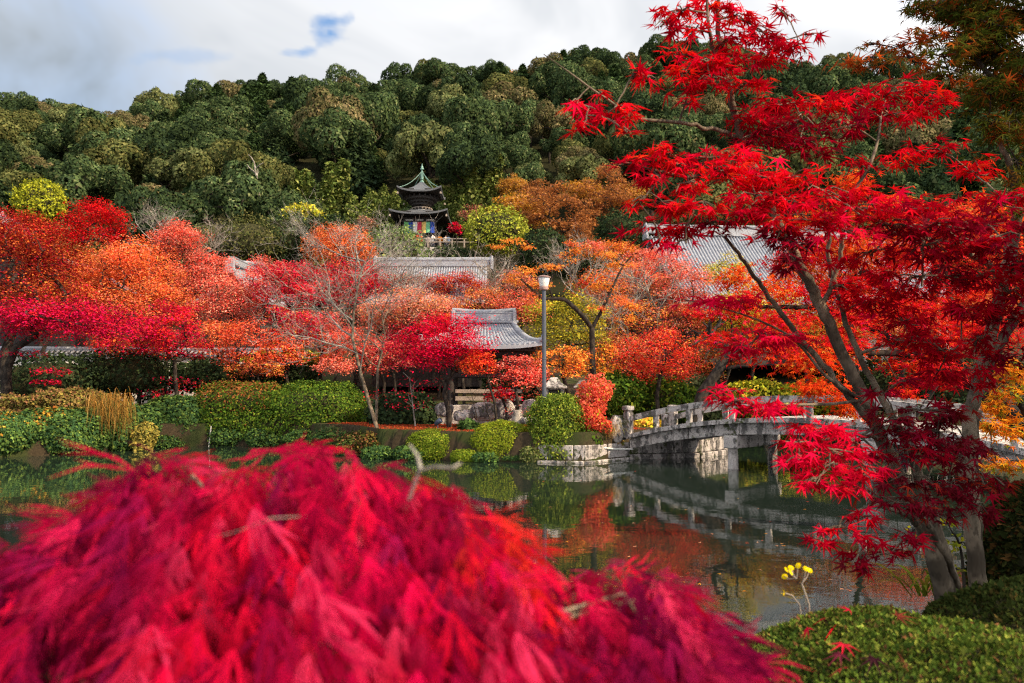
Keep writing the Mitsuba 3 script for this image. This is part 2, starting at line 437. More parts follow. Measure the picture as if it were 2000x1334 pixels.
# ------------------------------------------------------------------ tree builders
def skeleton(root, targets, rng, r0, wander=0.10, tip=0.006, power=0.5, rise=0.3):
    """Branches that reach all targets: root is a polyline (the trunk); returns tubes [(points, radii)]."""
    nodes = [np.array(p, float) for p in root]
    parent = [i - 1 for i in range(len(nodes))]
    ntrunk = len(nodes)
    top = nodes[-1]
    order = np.argsort([np.linalg.norm(t - top) for t in targets])
    chains, load = [], []
    for k in order:
        t = np.asarray(targets[k], float)
        a = np.array(nodes)
        d = np.linalg.norm(a - t, axis=1) + np.maximum(0, a[:, 2] - t[2]) * 0.7
        lo = max(0, ntrunk // 2) if len(nodes) >= ntrunk else 0
        d[:lo] += 3
        i = int(np.argmin(d))
        n = 3
        p0 = nodes[i]; L = np.linalg.norm(t - p0)
        last, idx = i, []
        for s in range(1, n + 1):
            q = s / n
            p = p0 + (t - p0) * q + np.array([0, 0, 1.0]) * rise * L * q * (1 - q) * 0.5 + rng.normal(0, wander * L, 3) * (q < 1) * 0.6
            nodes.append(p); parent.append(last); last = len(nodes) - 1; idx.append(last)
        chains.append([i] + idx)
    cnt = np.zeros(len(nodes))
    for c in chains: cnt[c[-1]] += 1
    for i in range(len(nodes) - 1, 0, -1):
        if parent[i] >= 0: cnt[parent[i]] += cnt[i]
    cnt = np.maximum(cnt, 1)
    rad = np.maximum(tip, r0 * (cnt / cnt[ntrunk - 1]) ** power)
    rad[:ntrunk] = r0 * np.linspace(1.25, 1.0, ntrunk)
    a = np.array(nodes)
    out = [(a[:ntrunk], rad[:ntrunk])]
    for c in chains:
        r = rad[c].copy(); r[0] = min(r[0], rad[c[1]] * 1.25)
        out.append((a[c], r))
    return out


def wood(chains, sides=5, big=7):
    return join([tube(p, r, big if r[0] > 0.05 else sides if r[0] > .02 else 3, cap=r[0] > 0.03) for p, r in chains])


def pad_leaves(rng, c, rx, ry, rz, n, size, palette, shape=RHOMB, tilt=0.38, droop=0.35, jitter=0.16):
    """A flat spray of foliage about c."""
    a, r = rng.random(n) * 2 * np.pi, np.sqrt(rng.random(n)) ** 0.85
    lx, ly = r * np.cos(a), r * np.sin(a)
    z = rng.normal(0, 0.45, n) - droop * r * r
    pos = np.stack([c[0] + lx * rx, c[1] + ly * ry, c[2] + z * rz], 1)
    out = np.stack([lx, ly, 0 * lx], 1)
    nrm = np.array([0, 0, 1.0]) + out * 0.35 + rng.normal(0, tilt, (n, 3))
    fwd = out + rng.normal(0, 0.8, (n, 3)) + np.array([0, 0, -0.3])
    return leaves(shape, pos, nrm, fwd, size * np.exp(rng.normal(0, .2, n)), pick(rng, palette, n, jitter))


def crown_pads(rng, c, R, n, flat=0.45, low=-0.75):
    """Pad centres spread through an ellipsoid, most of them near its skin."""
    d = unit(rng.normal(0, 1, (n * 3, 3)))
    d = d[d[:, 2] > low][:n]
    r = 1 - 0.55 * rng.random((len(d), 1)) ** 1.6
    return np.asarray(c) + d * r * np.asarray(R)


def maple(name, px, py, rx, ry, Y, base, palette, label, category='maple tree', group=None, n=None, pads=None, leaf=0.118, seed=0, barkm='m_bark_dark', r0=None, shape=RHOMB,
          depth=1.0, extra=(), density=1.0, trunk_px=None, flat=0.52, dens_leaf=None, padr=0.20, mat='m_leaf_far'):
    """A broad tree whose crown the photograph shows about (px, py), rx by ry pixels, at depth Y; base: the pixel column and row of its foot (row None: on the land)."""
    rng = np.random.default_rng(seed + int(px * 7 + py * 13))
    c = P(px, py, Y); R = np.array([M(rx, Y), M(max(rx * 0.8, ry), Y) * depth, M(ry, Y)])
    bx = P(base[0], 770, Y)[0]
    b = np.array([bx, Y, float(ground_z(bx, Y)) - 0.15])
    k = int(2.0 * (pads or int(np.clip(12 + R[0] * R[2] * 9, 20, 70))))
    tgt = crown_pads(rng, c, R * 0.86, k)
    ex = []
    for (ex_, ey_, erx, ery) in extra:
        q = P(ex_, ey_, Y) + np.array([0, rng.normal(0, .5), 0]); tgt = np.vstack([tgt, q]); ex.append((erx, ery))
    fork = c + np.array([0, 0, -0.75 * R[2]])
    fork[:2] = fork[:2] * 0.45 + b[:2] * 0.55
    fork[2] = max(fork[2], b[2] + 0.25 * (c[2] - b[2]))
    if trunk_px:
        root = [b] + [P(x, y, Y) for x, y in trunk_px]
    else:
        root = [b + (fork - b) * t + np.append(rng.normal(0, .06, 2), 0) * (0 < t < 1) * (fork[2] - b[2]) for t in (0, .33, .66, 1)]
    r0 = r0 or 0.03 + 0.017 * (R[0] + R[2])
    key = key_of(name)
    tips = np.vstack([tgt] + [t + rng.normal(0, .5, (1, 3)) * R * padr * np.array([1, 1, flat]) for t in tgt])
    part(key, 'trunk', wood(skeleton(root, list(tips), rng, r0, tip=0.010)), barkm, True)
    ms = []
    area = R[0] * R[2] * 3.2 + R[0] * R[1] * 2
    total = n or int(density * area * 4.6 / (leaf * leaf * 0.3) * 0.33)
    w = rng.random(len(tgt)) * 0.9 + 0.5
    for i, t in enumerate(tgt):
        pr = R[0] * padr * (0.7 + 0.6 * w[i]); ps = pr * flat
        if i >= k:
            pr, ps = M(ex[i - k][0], Y), M(ex[i - k][1], Y)
        m = max(12, int(total * w[i] / w.sum()))
        pal = palette
        if len(palette) > 2 and rng.random() < 0.55:      # sprays of one colour
            q = palette[rng.integers(len(palette))]; pal = [(2.5, q[1])] + list(palette)
        V, F, C = pad_leaves(rng, t, pr, pr * 0.9, ps, m, leaf, pal, shape, jitter=.15)
        ms.append((V, F, C * np.exp(rng.normal(0, .24))))
    V, F, C = join(ms)
    part(key, 'crown', (V, F), mat, False, C)
    lab(key, label, category, group)
    return key


def lumps(rng, R, H, nl, n, leaf, palette, shape=TRI, low=-0.15, lr=0.30, sun=None, rough=0.38):
    """A billowing evergreen crown about the origin: leaf tufts on the skins of many lumps."""
    d = unit(rng.normal(0, 1, (nl * 4, 3))); d = d[d[:, 2] > low][:nl]
    cen = d * (0.56 + 0.34 * rng.random((len(d), 1))) * np.array([R, R, H])
    rad = lr * (R + H) / 2 * (0.55 + 0.85 * rng.random(len(d)))
    pr = rad ** 2; k = rng.choice(len(d), n, p=pr / pr.sum())
    u = unit(rng.normal(0, 1, (n, 3)) + np.array([0, 0, 0.25]))
    pos = cen[k] + u * rad[k][:, None] * (1 - 0.18 * rng.random((n, 1)))
    inside = np.zeros(n, int)
    for j in range(len(d)):
        inside += (np.linalg.norm(pos - cen[j], axis=1) < rad[j] * 0.84)
    keep = (inside < 1) & (pos[:, 2] > -0.75 * H)
    pos, u, k = pos[keep], u[keep], k[keep]
    n = len(pos)
    tone = np.exp(rng.normal(0, .20, (len(d), 1)))[k]
    col = pick(rng, palette, n, .2) * tone
    return leaves(shape, pos, u + rng.normal(0, rough, (n, 3)), rng.normal(0, 1, (n, 3)) + np.array([0, 0, .3]), leaf * np.exp(rng.normal(0, .25, n)), col), cen, rad


def proto(name, seed, kind, R, H, palette, n, leaf, trunk_h, barkm='m_bark_dark', lump=17):
    """A tree to be repeated, as a shapegroup of trunk and crown, foot at the origin."""
    rng = np.random.default_rng(seed)
    if kind == 'round':
        (V, F, C), cen, rad = lumps(rng, R, H, lump, n, leaf, palette, lr=1.62 / math.sqrt(lump), rough=.30)
        V = V + np.array([0, 0, trunk_h + 0.62 * H]); cen = cen + np.array([0, 0, trunk_h + 0.62 * H])
        tg = cen[:14]
    elif kind == 'conifer':
        t = rng.random(n) ** 0.8
        a = rng.random(n) * 2 * np.pi
        arm = 0.72 + 0.30 * np.sin(a * 3 + t * 23) * np.sin(t * 31 + 2 * a) + rng.normal(0, .12, n)
        r = R * (1.02 - t ** 1.7) ** 0.9 * arm * np.sqrt(0.25 + 0.75 * rng.random(n))
        V0 = np.stack([r * np.cos(a), r * np.sin(a), trunk_h * 0.5 + t * H - 0.10 * r], 1)
        out = np.stack([np.cos(a), np.sin(a), 0 * a], 1)
        V, F, C = leaves(TRI, V0, out * 0.6 + np.array([0, 0, .8]) + rng.normal(0, .5, (n, 3)), out + rng.normal(0, .5, (n, 3)), leaf * np.exp(rng.normal(0, .25, n)), pick(rng, palette, n, .22))
        tg = np.array([[0, 0, trunk_h * .5 + H * .9]])
    elif kind == 'plume':                                   # bamboo: leaning feathery tops
        ms, tg = [], []
        for i in range(16):
            a, q = rng.random() * 2 * np.pi, math.sqrt(rng.random()) * R * 0.8
            b = np.array([q * math.cos(a), q * math.sin(a), 0]); h = H * (0.75 + .35 * rng.random())
            lean = np.array([math.cos(a), math.sin(a), 0]) * R * .35 + np.append(rng.normal(0, R * .12, 2), 0)
            m = n // 16; t = rng.random(m) ** .7
            p = b + lean * t[:, None] ** 2 + np.array([0, 0, 1.0]) * (h * (0.25 + .75 * t - .12 * t ** 4))[:, None]
            p = p + rng.normal(0, 1, (m, 3)) * (R * .17 * (1.25 - t))[:, None]
            ms.append(leaves(TRI, p, rng.normal(0, .6, (m, 3)) + np.array([0, 0, .8]), rng.normal(0, .6, (m, 3)) + np.array([0, 0, -.6]), leaf * np.exp(rng.normal(0, .25, m)), pick(rng, palette, m, .2)))
            tg.append(b + lean * .5 + np.array([0, 0, h * .7]))
        V, F, C = join(ms); tg = np.array(tg)
    else:                                                   # thin autumn crown
        tgp = crown_pads(rng, (0, 0, trunk_h + H * .9), (R, R, H), 46)
        V, F, C = join([pad_leaves(rng, t, R * .27, R * .27, R * .13, n // 46, leaf, palette, TRI) for t in tgp])
        tg = np.vstack([tgp, tgp + rng.normal(0, R * .15, tgp.shape)])
    root = [np.array([0, 0, -1.0]), np.array([.1, 0, trunk_h * .5]), np.array([0, .1, trunk_h])]
    tr = wood(skeleton(root, list(tg), rng, 0.035 * R + .04 * H / 4, tip=0.03), 4, 6)
    scene[name] = {'type': 'shapegroup', 'trunk': mikit.ply(tr, barkm, True), 'crown': mikit.ply((V, F), 'm_evergreen' if kind != 'thin' else 'm_leaf', False, color=C)}


def plant(name, group_id, x, y, scale, rot, label, category, group=None, sz=1.0, z=None):
    key = key_of(name)
    zz = float(land(x, y)) if z is None else z
    scene[key] = {'type': 'instance', 'to_world': T().translate([float(x), float(y), zz]).rotate([0, 0, 1], float(rot)).scale([float(scale), float(scale), float(scale * sz)]),
                  'group': {'type': 'ref', 'id': group_id}}
    lab(key, label, category, group)
    return key


# ------------------------------------------------------------------ forest on the hill
EVER = [(4, lin(58, 76, 48)), (3, lin(76, 92, 56)), (2, lin(46, 62, 44)), (1, lin(104, 112, 76))]
EVERD = [(4, lin(50, 66, 44)), (3, lin(64, 80, 48)), (2, lin(40, 54, 40))]
EVERO = [(4, lin(86, 90, 52)), (3, lin(72, 82, 48)), (2, lin(106, 104, 62))]
EVERL = [(4, lin(98, 106, 68)), (3, lin(82, 94, 58)), (2, lin(118, 120, 78))]
CONI = [(4, lin(52, 72, 44)), (3, lin(66, 86, 48)), (2, lin(44, 60, 42))]
BAMB = [(4, lin(112, 126, 64)), (3, lin(90, 110, 56)), (2, lin(142, 146, 84))]
for i, (pal, nm) in enumerate(((EVER, 'round'), (EVER, 'round'), (EVERD, 'dark'), (EVERD, 'dark'), (EVERO, 'olive'), (EVERL, 'pale'), ([(4, lin(108, 102, 70)), (3, lin(88, 92, 58)), (2, lin(128, 114, 84))], 'tan'))):
    proto(f'g_{nm}_{i}', 100 + i, 'round', 4.6, 3.9, pal, 13000, 0.34, 3.2, lump=(34, 20, 42, 26, 36, 46, 30)[i])
proto('g_conifer_0', 120, 'conifer', 3.4, 8.6, CONI, 4200, 0.50, 3.0)
proto('g_conifer_1', 121, 'conifer', 3.9, 7.6, EVERD, 4200, 0.50, 3.0)
proto('g_bamboo_0', 122, 'plume', 3.0, 8.0, BAMB, 6400, 0.34, 2.0)
proto('g_bamboo_1', 123, 'plume', 3.4, 7.0, BAMB, 6400, 0.34, 2.0)
proto('g_gold_0', 124, 'thin', 4.0, 3.4, [(4, lin(214, 168, 60)), (3, lin(196, 140, 62)), (2, TAN)], 5200, 0.30, 3.0)
proto('g_brown_0', 125, 'thin', 4.2, 3.8, [(4, lin(178, 116, 64)), (3, lin(196, 138, 82)), (2, lin(150, 100, 78))], 5200, 0.28, 3.0)

SPOTS = []                                                   # clearings kept free of forest: (x, y, radius)
for (px, Y, r) in ((825, 92, 6.5), (790, 90, 5.5), (825, 86, 6), (790, 84, 6), (825, 80, 6), (770, 80, 6), (860, 84, 5), (75, 84, 4), (960, 84, 5), (1010, 92, 6), (1010, 84, 5), (1090, 88, 7), (1090, 80, 6), (1140, 82, 6), (1180, 92, 6), (1190, 84, 6), (1180, 80, 5)):
    SPOTS.append(((px - CX) / FOC * Y, Y, r))
rng = np.random.default_rng(7)
cand = []
for row, y in enumerate(np.arange(80, 246, 7.4)):
    half = y * 0.76 + 6
    for x in np.arange(-half, half, 8.4):
        cand.append((x + (row % 2) * 4.2 + rng.normal(0, 1.2), y + rng.normal(0, 1.2)))
FOREST = {'round': 0, 'conifer': 0, 'bamboo': 0}
for (x, y) in cand:
    px = CX + x / y * FOC
    if any(math.hypot(x - sx, y - sy) < r for sx, sy, r in SPOTS): continue
    t = (y - 78) / (RIDGE_Y - 78)
    side = 'left' if px < 480 else 'middle' if px < 1050 else 'right'
    part_ = 'foot' if t < 0.22 else 'middle' if t < 0.62 else 'top'
    q = mnoise(np.array([x * .03, y * .03, 2.0])); u = rng.random()
    ridge = t > 0.86
    where = {'foot': 'at the hill foot', 'middle': 'halfway uphill', 'top': 'near the ridge'}[part_] + {'left': ' at the left', 'middle': ' behind the pagoda', 'right': ' at the right'}[side]
    s = 0.75 + 0.75 * rng.random() ** 1.3
    if 560 < px < 1010 and y < 108 and u < 0.8:
        plant('bamboo_clump', f'g_bamboo_{int(rng.integers(2))}', x, y, s, rng.random() * 360, 'feathery pale green bamboo clump on the slope around the pagoda', 'bamboo', 'bamboo clumps around the pagoda')
    elif (ridge and u < 0.45) or (q > 0.56 and u < 0.6) or u < 0.09:
        plant('conifer_tree', f'g_conifer_{int(rng.integers(2))}', x, y, s * (1.0 if not ridge else 0.95), rng.random() * 360, 'dark pointed conifer standing ' + where, 'conifer tree', 'conifers ' + where)
    elif u > 0.995 and t > .5:
        plant('golden_tree', 'g_gold_0', x, y, s * 0.5, rng.random() * 360, 'small golden tree among the evergreens ' + where, 'autumn tree', 'golden trees ' + where)
    else:
        kind = rng.choice(['round_0', 'round_1', 'dark_2', 'dark_3', 'olive_4', 'pale_5', 'tan_6'], p=[.21, .17, .15, .12, .12, .11, .12])
        word = {'round': 'green', 'dark': 'dark green', 'olive': 'olive', 'pale': 'grey green', 'tan': 'tan topped'}[kind.split('_')[0]]
        a_, b_ = rng.random() * 360, 0.85 + .4 * rng.random()
        FOREST['round'] += 1
        if FOREST['round'] <= 285 and -20 < px < 2020:
            plant('evergreen_tree', 'g_' + kind, x, y, s, a_, f'{word} billowing evergreen tree {where}', 'evergreen tree', f'{word} evergreens {where}', sz=b_)
        else:
            FOREST['bamboo'] += 1
            k_ = plant(f"far_wood__{FOREST['bamboo']:03d}", 'g_' + kind, x, y, s, a_, None, None, sz=b_)
            labels.pop(k_, None)


lab('far_wood', 'mass of far evergreen trees toward the ridge', kind='stuff')


ORD = 'leftmost,second,third,fourth,fifth,sixth,seventh,eighth,ninth,tenth,eleventh,twelfth,thirteenth,fourteenth,fifteenth,sixteenth,seventeenth,eighteenth,nineteenth,twentieth'.split(',')
shared = {}
for k_, d_ in labels.items():
    if 'group' in d_ and scene.get(k_, {}).get('type') == 'instance': shared.setdefault(d_['group'], []).append(k_)
for g_, ks in shared.items():                                # told apart by their order from left to right
    ks.sort(key=lambda k: (lambda t: t[0, 3] / t[1, 3])(np.array(scene[k]['to_world'].matrix)))
    if 1 < len(ks) <= 20:
        for o_, k_ in zip(ORD, ks): labels[k_]['label'] = (o_ if o_ == 'leftmost' else o_ + ' from the left') + ' of the ' + g_


def single(name, group_id, px, py_foot, Y, width, label, category, rot=0, sz=1.0, R=4.6, lift=0.0):
    """One tree of its own look, standing where the photograph shows it."""
    x = (px - CX) / FOC * Y
    return plant(name, group_id, x, Y, M(width, Y) / (2 * R * 1.1), rot, label, category, None, sz, float(land(x, Y)) + lift)


single('evergreen_tree', 'g_dark_2', 918, 300, 100, 150, 'very large dark green evergreen above the pagoda to its right', 'evergreen tree', 40, 1.25, lift=3)
single('evergreen_tree', 'g_olive_4', 725, 270, 128, 90, 'evergreen tree with a pale yellow top above and left of the pagoda', 'evergreen tree', 10)
single('golden_tree', 'g_gold_0', 1118, 120, 226, 48, 'orange tree on the ridge right of the pagoda spire', 'autumn tree', 0, .8, 4.0, 2.5)
single('golden_tree', 'g_gold_0', 1015, 140, 215, 56, 'golden brown tree on the ridge above the pagoda', 'autumn tree', 50, .9, 4.0, 2)
single('golden_tree', 'g_gold_0', 1010, 400, 92, 125, 'broad yellow tree right of the pagoda on the lower slope', 'autumn tree', 80, 1.0, 4.0)
single('golden_tree', 'g_gold_0', 1000, 350, 100, 60, 'slender bright golden tree standing behind the broad yellow tree', 'autumn tree', 20, 1.4, 4.0, 2.5)
single('russet_tree', 'g_brown_0', 1090, 440, 88, 150, 'thin russet tree with brownish leaves between yellow tree and red maple', 'autumn tree', 20, 1.0, 4.2)
single('russet_tree', 'g_brown_0', 1180, 420, 92, 140, 'russet orange tree nearest the near red maple branch tips', 'autumn tree', 120, 1.1, 4.2)
for i, (px, Y, w_, g_, lb) in enumerate(((1055, 96, 90, 'g_brown_0', 'pinkish brown thin tree between the broad yellow and the russet tree'), (1140, 98, 90, 'g_gold_0', 'dull gold tree behind the two russet trees'), (1130, 84, 80, 'g_brown_0', 'russet shrub tree in front of the two russet trees'), (1235, 96, 90, 'g_gold_0', 'dull gold tree just left of the near red maple'),
                                          (690, 205, 44, 'g_gold_0', 'olive gold tree on the ridge left of the pagoda spire'), (410, 205, 44, 'g_gold_0', 'dull gold tree near the ridge at the left'), (100, 200, 40, 'g_brown_0', 'rusty tree on the ridge at the far left'), (880, 205, 40, 'g_gold_0', 'small gold tree on the ridge right of the spire'))):
    single('autumn_tree', g_, px, 0, Y, w_, lb, 'autumn tree', i * 60, 1.0, 4.1, 1.5)
for i, (px, Y, w_) in enumerate(((612, 92, 70), (655, 95, 80), (700, 98, 84), (735, 101, 80), (760, 97, 60), (780, 106, 70), (868, 104, 66), (900, 101, 74), (935, 104, 80), (850, 110, 60), (970, 100, 66))):
    single('bamboo_clump', f'g_bamboo_{i % 2}', px, 0, Y, w_, ORD[i] + (' ' if i == 0 else ' from the left ') + 'of the tall pale bamboo plumes close around the pagoda', 'bamboo', i * 47, 1.15, 3.2)
for (px, Y, w_, h_, lb) in ((435, 96, 150, 1.35, 'tall olive evergreen with a bare pale trunk left of the pagoda'), (512, 98, 120, 1.3, 'tall olive evergreen with a leaning pale trunk, second from the bare trunk')):
    single('evergreen_tree', 'g_olive_4', px, 400, Y, w_, lb, 'evergreen tree', px, h_, lift=3)


# ------------------------------------------------------------------ roofs and buildings
def roof_plane(A, B, C, D, ncol, r, sag, rows=10, steps=0, thick=0.12):
    """A tiled slope from ridge AB to eave CD, hollow by sag: (sheet, [tile columns])."""
    A, B, C, D = (np.asarray(q, float) for q in (A, B, C, D))

    def at(u, t):
        u, t = np.broadcast_arrays(np.asarray(u, float), np.asarray(t, float))
        u, t = u[..., None], t[..., None]
        p = (A + (B - A) * u) * (1 - t) + (C + (D - C) * u) * t
        p = p - np.array([0, 0, 1.0]) * sag * 4 * t * (1 - t)
        return p + np.array([0, 0, 1.0]) * 0.18 * (np.abs(2 * u - 1) ** 3) * t * t
    us, ts = np.linspace(0, 1, 13), np.linspace(0, 1, rows + 1)
    U, Tt = np.meshgrid(us, ts)
    top = at(U.ravel(), Tt.ravel()); bot = top - np.array([0, 0, thick])
    n = len(us)
    i, j = np.meshgrid(np.arange(rows), np.arange(n - 1), indexing='ij')
    q = np.stack([i * n + j, i * n + j + 1, (i + 1) * n + j + 1, (i + 1) * n + j], -1).reshape(-1, 4)
    f = np.vstack([q[:, [0, 2, 1]], q[:, [0, 3, 2]]])
    e = []
    rim = [k for k in range(n)] + [n * r_ + n - 1 for r_ in range(1, rows + 1)] + [rows * n + k for k in range(n - 2, -1, -1)] + [n * r_ for r_ in range(rows - 1, 0, -1)]
    N = len(top)
    for a, b in zip(rim, rim[1:] + rim[:1]): e += [[a, b, N + b], [a, N + b, N + a]]
    sheet = np.vstack([top, bot]), np.vstack([f, f[:, ::-1] + N, e])
    cols = []
    for c in range(ncol):
        u = (c + .5) / ncol
        w0 = np.linalg.norm(B - A) / ncol
        if steps:
            ts_, rr = [], []
            for s in range(steps):
                ts_ += [s / steps, (s + .96) / steps]; rr += [r * .88, r * 1.12]
        else:
            ts_, rr = list(np.linspace(0, 1, 6)), [r] * 6
        cols.append(tube(at(u, np.array(ts_)) + np.array([0, 0, r * .35]), rr, 6))
    return sheet, cols


def place(m, R, t):
    return (m[0] @ R.T + t,) + tuple(m[1:])


def rotz(a):
    c, s = math.cos(a), math.sin(a)
    return np.array([[c, -s, 0], [s, c, 0], [0, 0, 1.0]])


def hall(name, ridge0, ridge1, run, drop, label, ground=None, over=0.9, ncol=60, r=0.09, back=True, wall=True, wins=6, ridge_h=0.7, sag=0.5, finial=True, stuff=True, verge=0.0, wallm='m_plaster', gable=True):
    """A temple hall: ridge from ridge0 to ridge1 (world), tiled slopes to front and back, plaster walls with posts below."""
    A, B = np.asarray(ridge0, float), np.asarray(ridge1, float)
    u = B - A; L = np.linalg.norm(u[:2]); u = u / np.linalg.norm(u); f = np.array([u[1], -u[0], 0])
    key = key_of(name)
    rk = key + '__roof'
    sheets, cols = [], []
    for s in (1, -1) if back else (1,):
        sh, co = roof_plane(A, B, A + f * s * run - [0, 0, drop] - u * verge, B + f * s * run - [0, 0, drop] + u * verge, ncol, r, sag, thick=0.2)
        if s < 0: sh = (sh[0], sh[1][:, ::-1])
        sheets.append(sh); cols += co
    put(rk, join(sheets), 'm_tile', 20)
    part(rk, 'tiles', join(cols), 'm_tile', True)
    lab(rk + '__tiles', 'rows of grey roof tiles', kind='stuff')
    ang = math.atan2(u[1], u[0]); mid = (A + B) / 2
    rd = [box(*(mid + [0, 0, ridge_h * .42]), L + .3, .42, ridge_h * .9, ang, .03), tube([A - u * .25 + [0, 0, ridge_h], mid + [0, 0, ridge_h * .97], B + u * .25 + [0, 0, ridge_h]], .17, 8),
          box(*(mid + [0, 0, ridge_h * .82]), L + .34, .52, .05, ang)]
    part(rk, 'ridge', join(rd), 'm_tile', 30)
    if finial:
        for e, s in ((A, -1), (B, 1)):
            q = e + u * s * .32
            part(rk, 'ridge_end', join([box(*(q + [0, 0, ridge_h * .45]), .24, .75, ridge_h * 1.25, ang, .05), box(*(q + [0, 0, ridge_h * 1.1]), .2, .4, .4, ang, .06), box(*(q - [0, 0, .1]), .2, 1.0, .35, ang, .05)]), 'm_tile', 30)
    if wall:
        g = float(ground_z(mid[0], mid[1])) - .3 if ground is None else ground
        top = A[2] - drop + .15
        hw, hl = run - over - .5, L / 2 - .4
        R = rotz(ang)
        ws = []
        for s in (-1, 1):
            ws.append(place(box(0, s * hw, (g + top) / 2, 2 * hl, .18, top - g), R, [mid[0], mid[1], 0]))
            y0, zt = hw, top
            gab = np.array([[s * hl, -hw, g], [s * hl, hw, g], [s * hl, hw, top], [s * hl, 0, A[2] - .45], [s * hl, -hw, top]])
            gv = np.vstack([gab, gab - [s * .18, 0, 0]])
            gf = [[0, 1, 2], [0, 2, 4], [4, 2, 3]]
            gf = gf + [[x + 5 for x in t[::-1]] for t in gf] + [[i, (i + 1) % 5, 5 + (i + 1) % 5] for i in range(5)] + [[i, 5 + (i + 1) % 5, 5 + i] for i in range(5)]
            ws.append(place((gv, np.array(gf)), R, [mid[0], mid[1], 0]))
        part(key, 'wall', join(ws), wallm)
        n = wins + 1
        for k in range(n + 1):
            x = -hl + 2 * hl * k / n
            part(key, 'post', place(box(x, -hw, (g + top) / 2, .26, .30, top - g), R, [mid[0], mid[1], 0]), 'm_darkwood')
        part(key, 'beam', place(box(0, -hw - .02, top - .35, 2 * hl + .5, .34, .3), R, [mid[0], mid[1], 0]), 'm_darkwood')
        for k in range(wins):
            x = -hl + 2 * hl * (k + .5) / n
            part(key, 'window', place(box(x, -hw - .05, g + (top - g) * .42, 2 * hl / n * .55, .18, (top - g) * .3), R, [mid[0], mid[1], 0]), 'm_darkwood')
    lab(key, label, 'temple hall')
    return key


# the long low roof in the middle
a, b = P(742, 521, 52), P(952, 521, 52)
hall('temple_hall', a, b, 5.0, 3.3, 'long low hall with a grey tiled roof in front of the pagoda', ncol=44, r=.07, ridge_h=.55, wallm='m_darkwood')
# the great roof at the right
a, b = P(1268, 462, 58), P(1640, 464, 61)
hall('temple_hall', a, b, 9.5, 7.6, 'great hall with a broad pale tiled roof behind the near red maple', ncol=62, r=.085, ridge_h=.85, sag=.8, wins=8, wallm='m_darkwood')
a, b = P(1672, 492, 50), P(1800, 490, 50)
hall('temple_hall', a, b, 5, 3.8, 'smaller tiled hall glimpsed through red leaves right of the great roof', ncol=26, r=.075, ridge_h=.6)
# left: a big gabled hall in the trees and a little one with a finial
b = P(4, 436, 55); a = b + np.array([-4.0, 15.0, 0])
hall('temple_hall', a, b, 6.6, 3.4, 'large hall at the left edge with its tiled roof showing through red trees', ncol=60, r=.08, ridge_h=.6, wallm='m_darkwood')
a, b = P(452, 527, 56), P(505, 529, 62)
hall('temple_hall', a, b, 3.6, 2.8, 'small hall whose roof ridge end rises behind the coral trees at the left', ncol=20, r=.07, ridge_h=.65, wallm='m_darkwood')
# white garden wall behind the left trees
key = key_of('garden_wall')
a, b = P(-60, 770, 45), P(560, 770, 47); L = np.linalg.norm((b - a)[:2]); ang = math.atan2(b[1] - a[1], b[0] - a[0]); mid = (a + b) / 2
g0 = float(ground_z(mid[0], mid[1])) - .4
part(key, 'wall', box(mid[0], mid[1], g0 + 1.7, L, .35, 3.4, ang), 'm_plaster')
lab(key, 'white plaster garden wall under a tiled coping behind the left red trees', 'wall')
cop = [box(mid[0], mid[1], g0 + 3.45, L + .2, .9, .1, ang)]
d = np.array([math.cos(ang), math.sin(ang), 0]); f = np.array([d[1], -d[0], 0])
for k in range(int(L / .3)):
    q = a + d * (k + .5) * .3
    cop.append(tube([[*(q[:2]), g0 + 3.75], [*((q + f * .28)[:2]), g0 + 3.66], [*((q + f * .55)[:2]), g0 + 3.54]], .07, 5))
cop.append(tube([[*(a[:2]), g0 + 3.85], [*(b[:2]), g0 + 3.85]], .16, 6))
part(key, 'coping', join(cop), 'm_tile', 30)
lab(key + '__coping', 'grey tiled coping', kind='stuff')
for k in range(9):
    q = a + (b - a) * (k + .5) / 9 + f * .19
    part(key, 'post', box(q[0], q[1], g0 + 1.7, .22, .1, 3.4, ang), 'm_darkwood')

# the gate pavilion with its curved tiled roof
key = key_of('gate_pavilion')
gx, gy = (945 - CX) / FOC * 36, 36.0
ge, gr = 4.88, 6.2
hl, ex, ey = 1.38, 2.86, 2.35
rk = key + '__roof'
co_all = []
sh_all = []
pl = [((-hl, 0, gr), (hl, 0, gr), (-ex, -ey, ge), (ex, -ey, ge), 24), ((hl, 0, gr), (-hl, 0, gr), (ex, ey, ge), (-ex, ey, ge), 24),
      ((hl + .0, -.08, gr), (hl + .0, .08, gr), (ex, -ey, ge), (ex, ey, ge), 18), ((-hl, .08, gr), (-hl, -.08, gr), (-ex, ey, ge), (-ex, -ey, ge), 18)]
for A, B, C, D, n in pl:
    o = np.array([gx, gy, 0])
    sh, co = roof_plane(np.array(A) + o, np.array(B) + o, np.array(C) + o, np.array(D) + o, n, .062, .30, steps=11, thick=.16)
    sh_all.append(sh); co_all.append(co)
put(rk, join(sh_all), 'm_tile', 20)
for co in co_all[:1] + co_all[2:3]:
    for c in co: part(rk, 'tile_row', c, 'm_tile', 30)
part(rk, 'tiles', join(co_all[1] + co_all[3]), 'm_tile', 30)
lab(rk + '__tiles', 'rows of tiles on the far slopes', kind='stuff')
part(rk, 'ridge', join([box(gx, gy, gr + .27, 2 * hl + .1, .34, .46, 0, .03), box(gx, gy, gr + .02, 2 * hl + .2, .5, .07), box(gx, gy, gr + .50, 2 * hl + .2, .42, .05)] +
                       [box(gx - hl + .16 + k * .31, gy - .22, gr + .10, .17, .12, .10, 0, .02) for k in range(9)]), 'm_tile', 30)
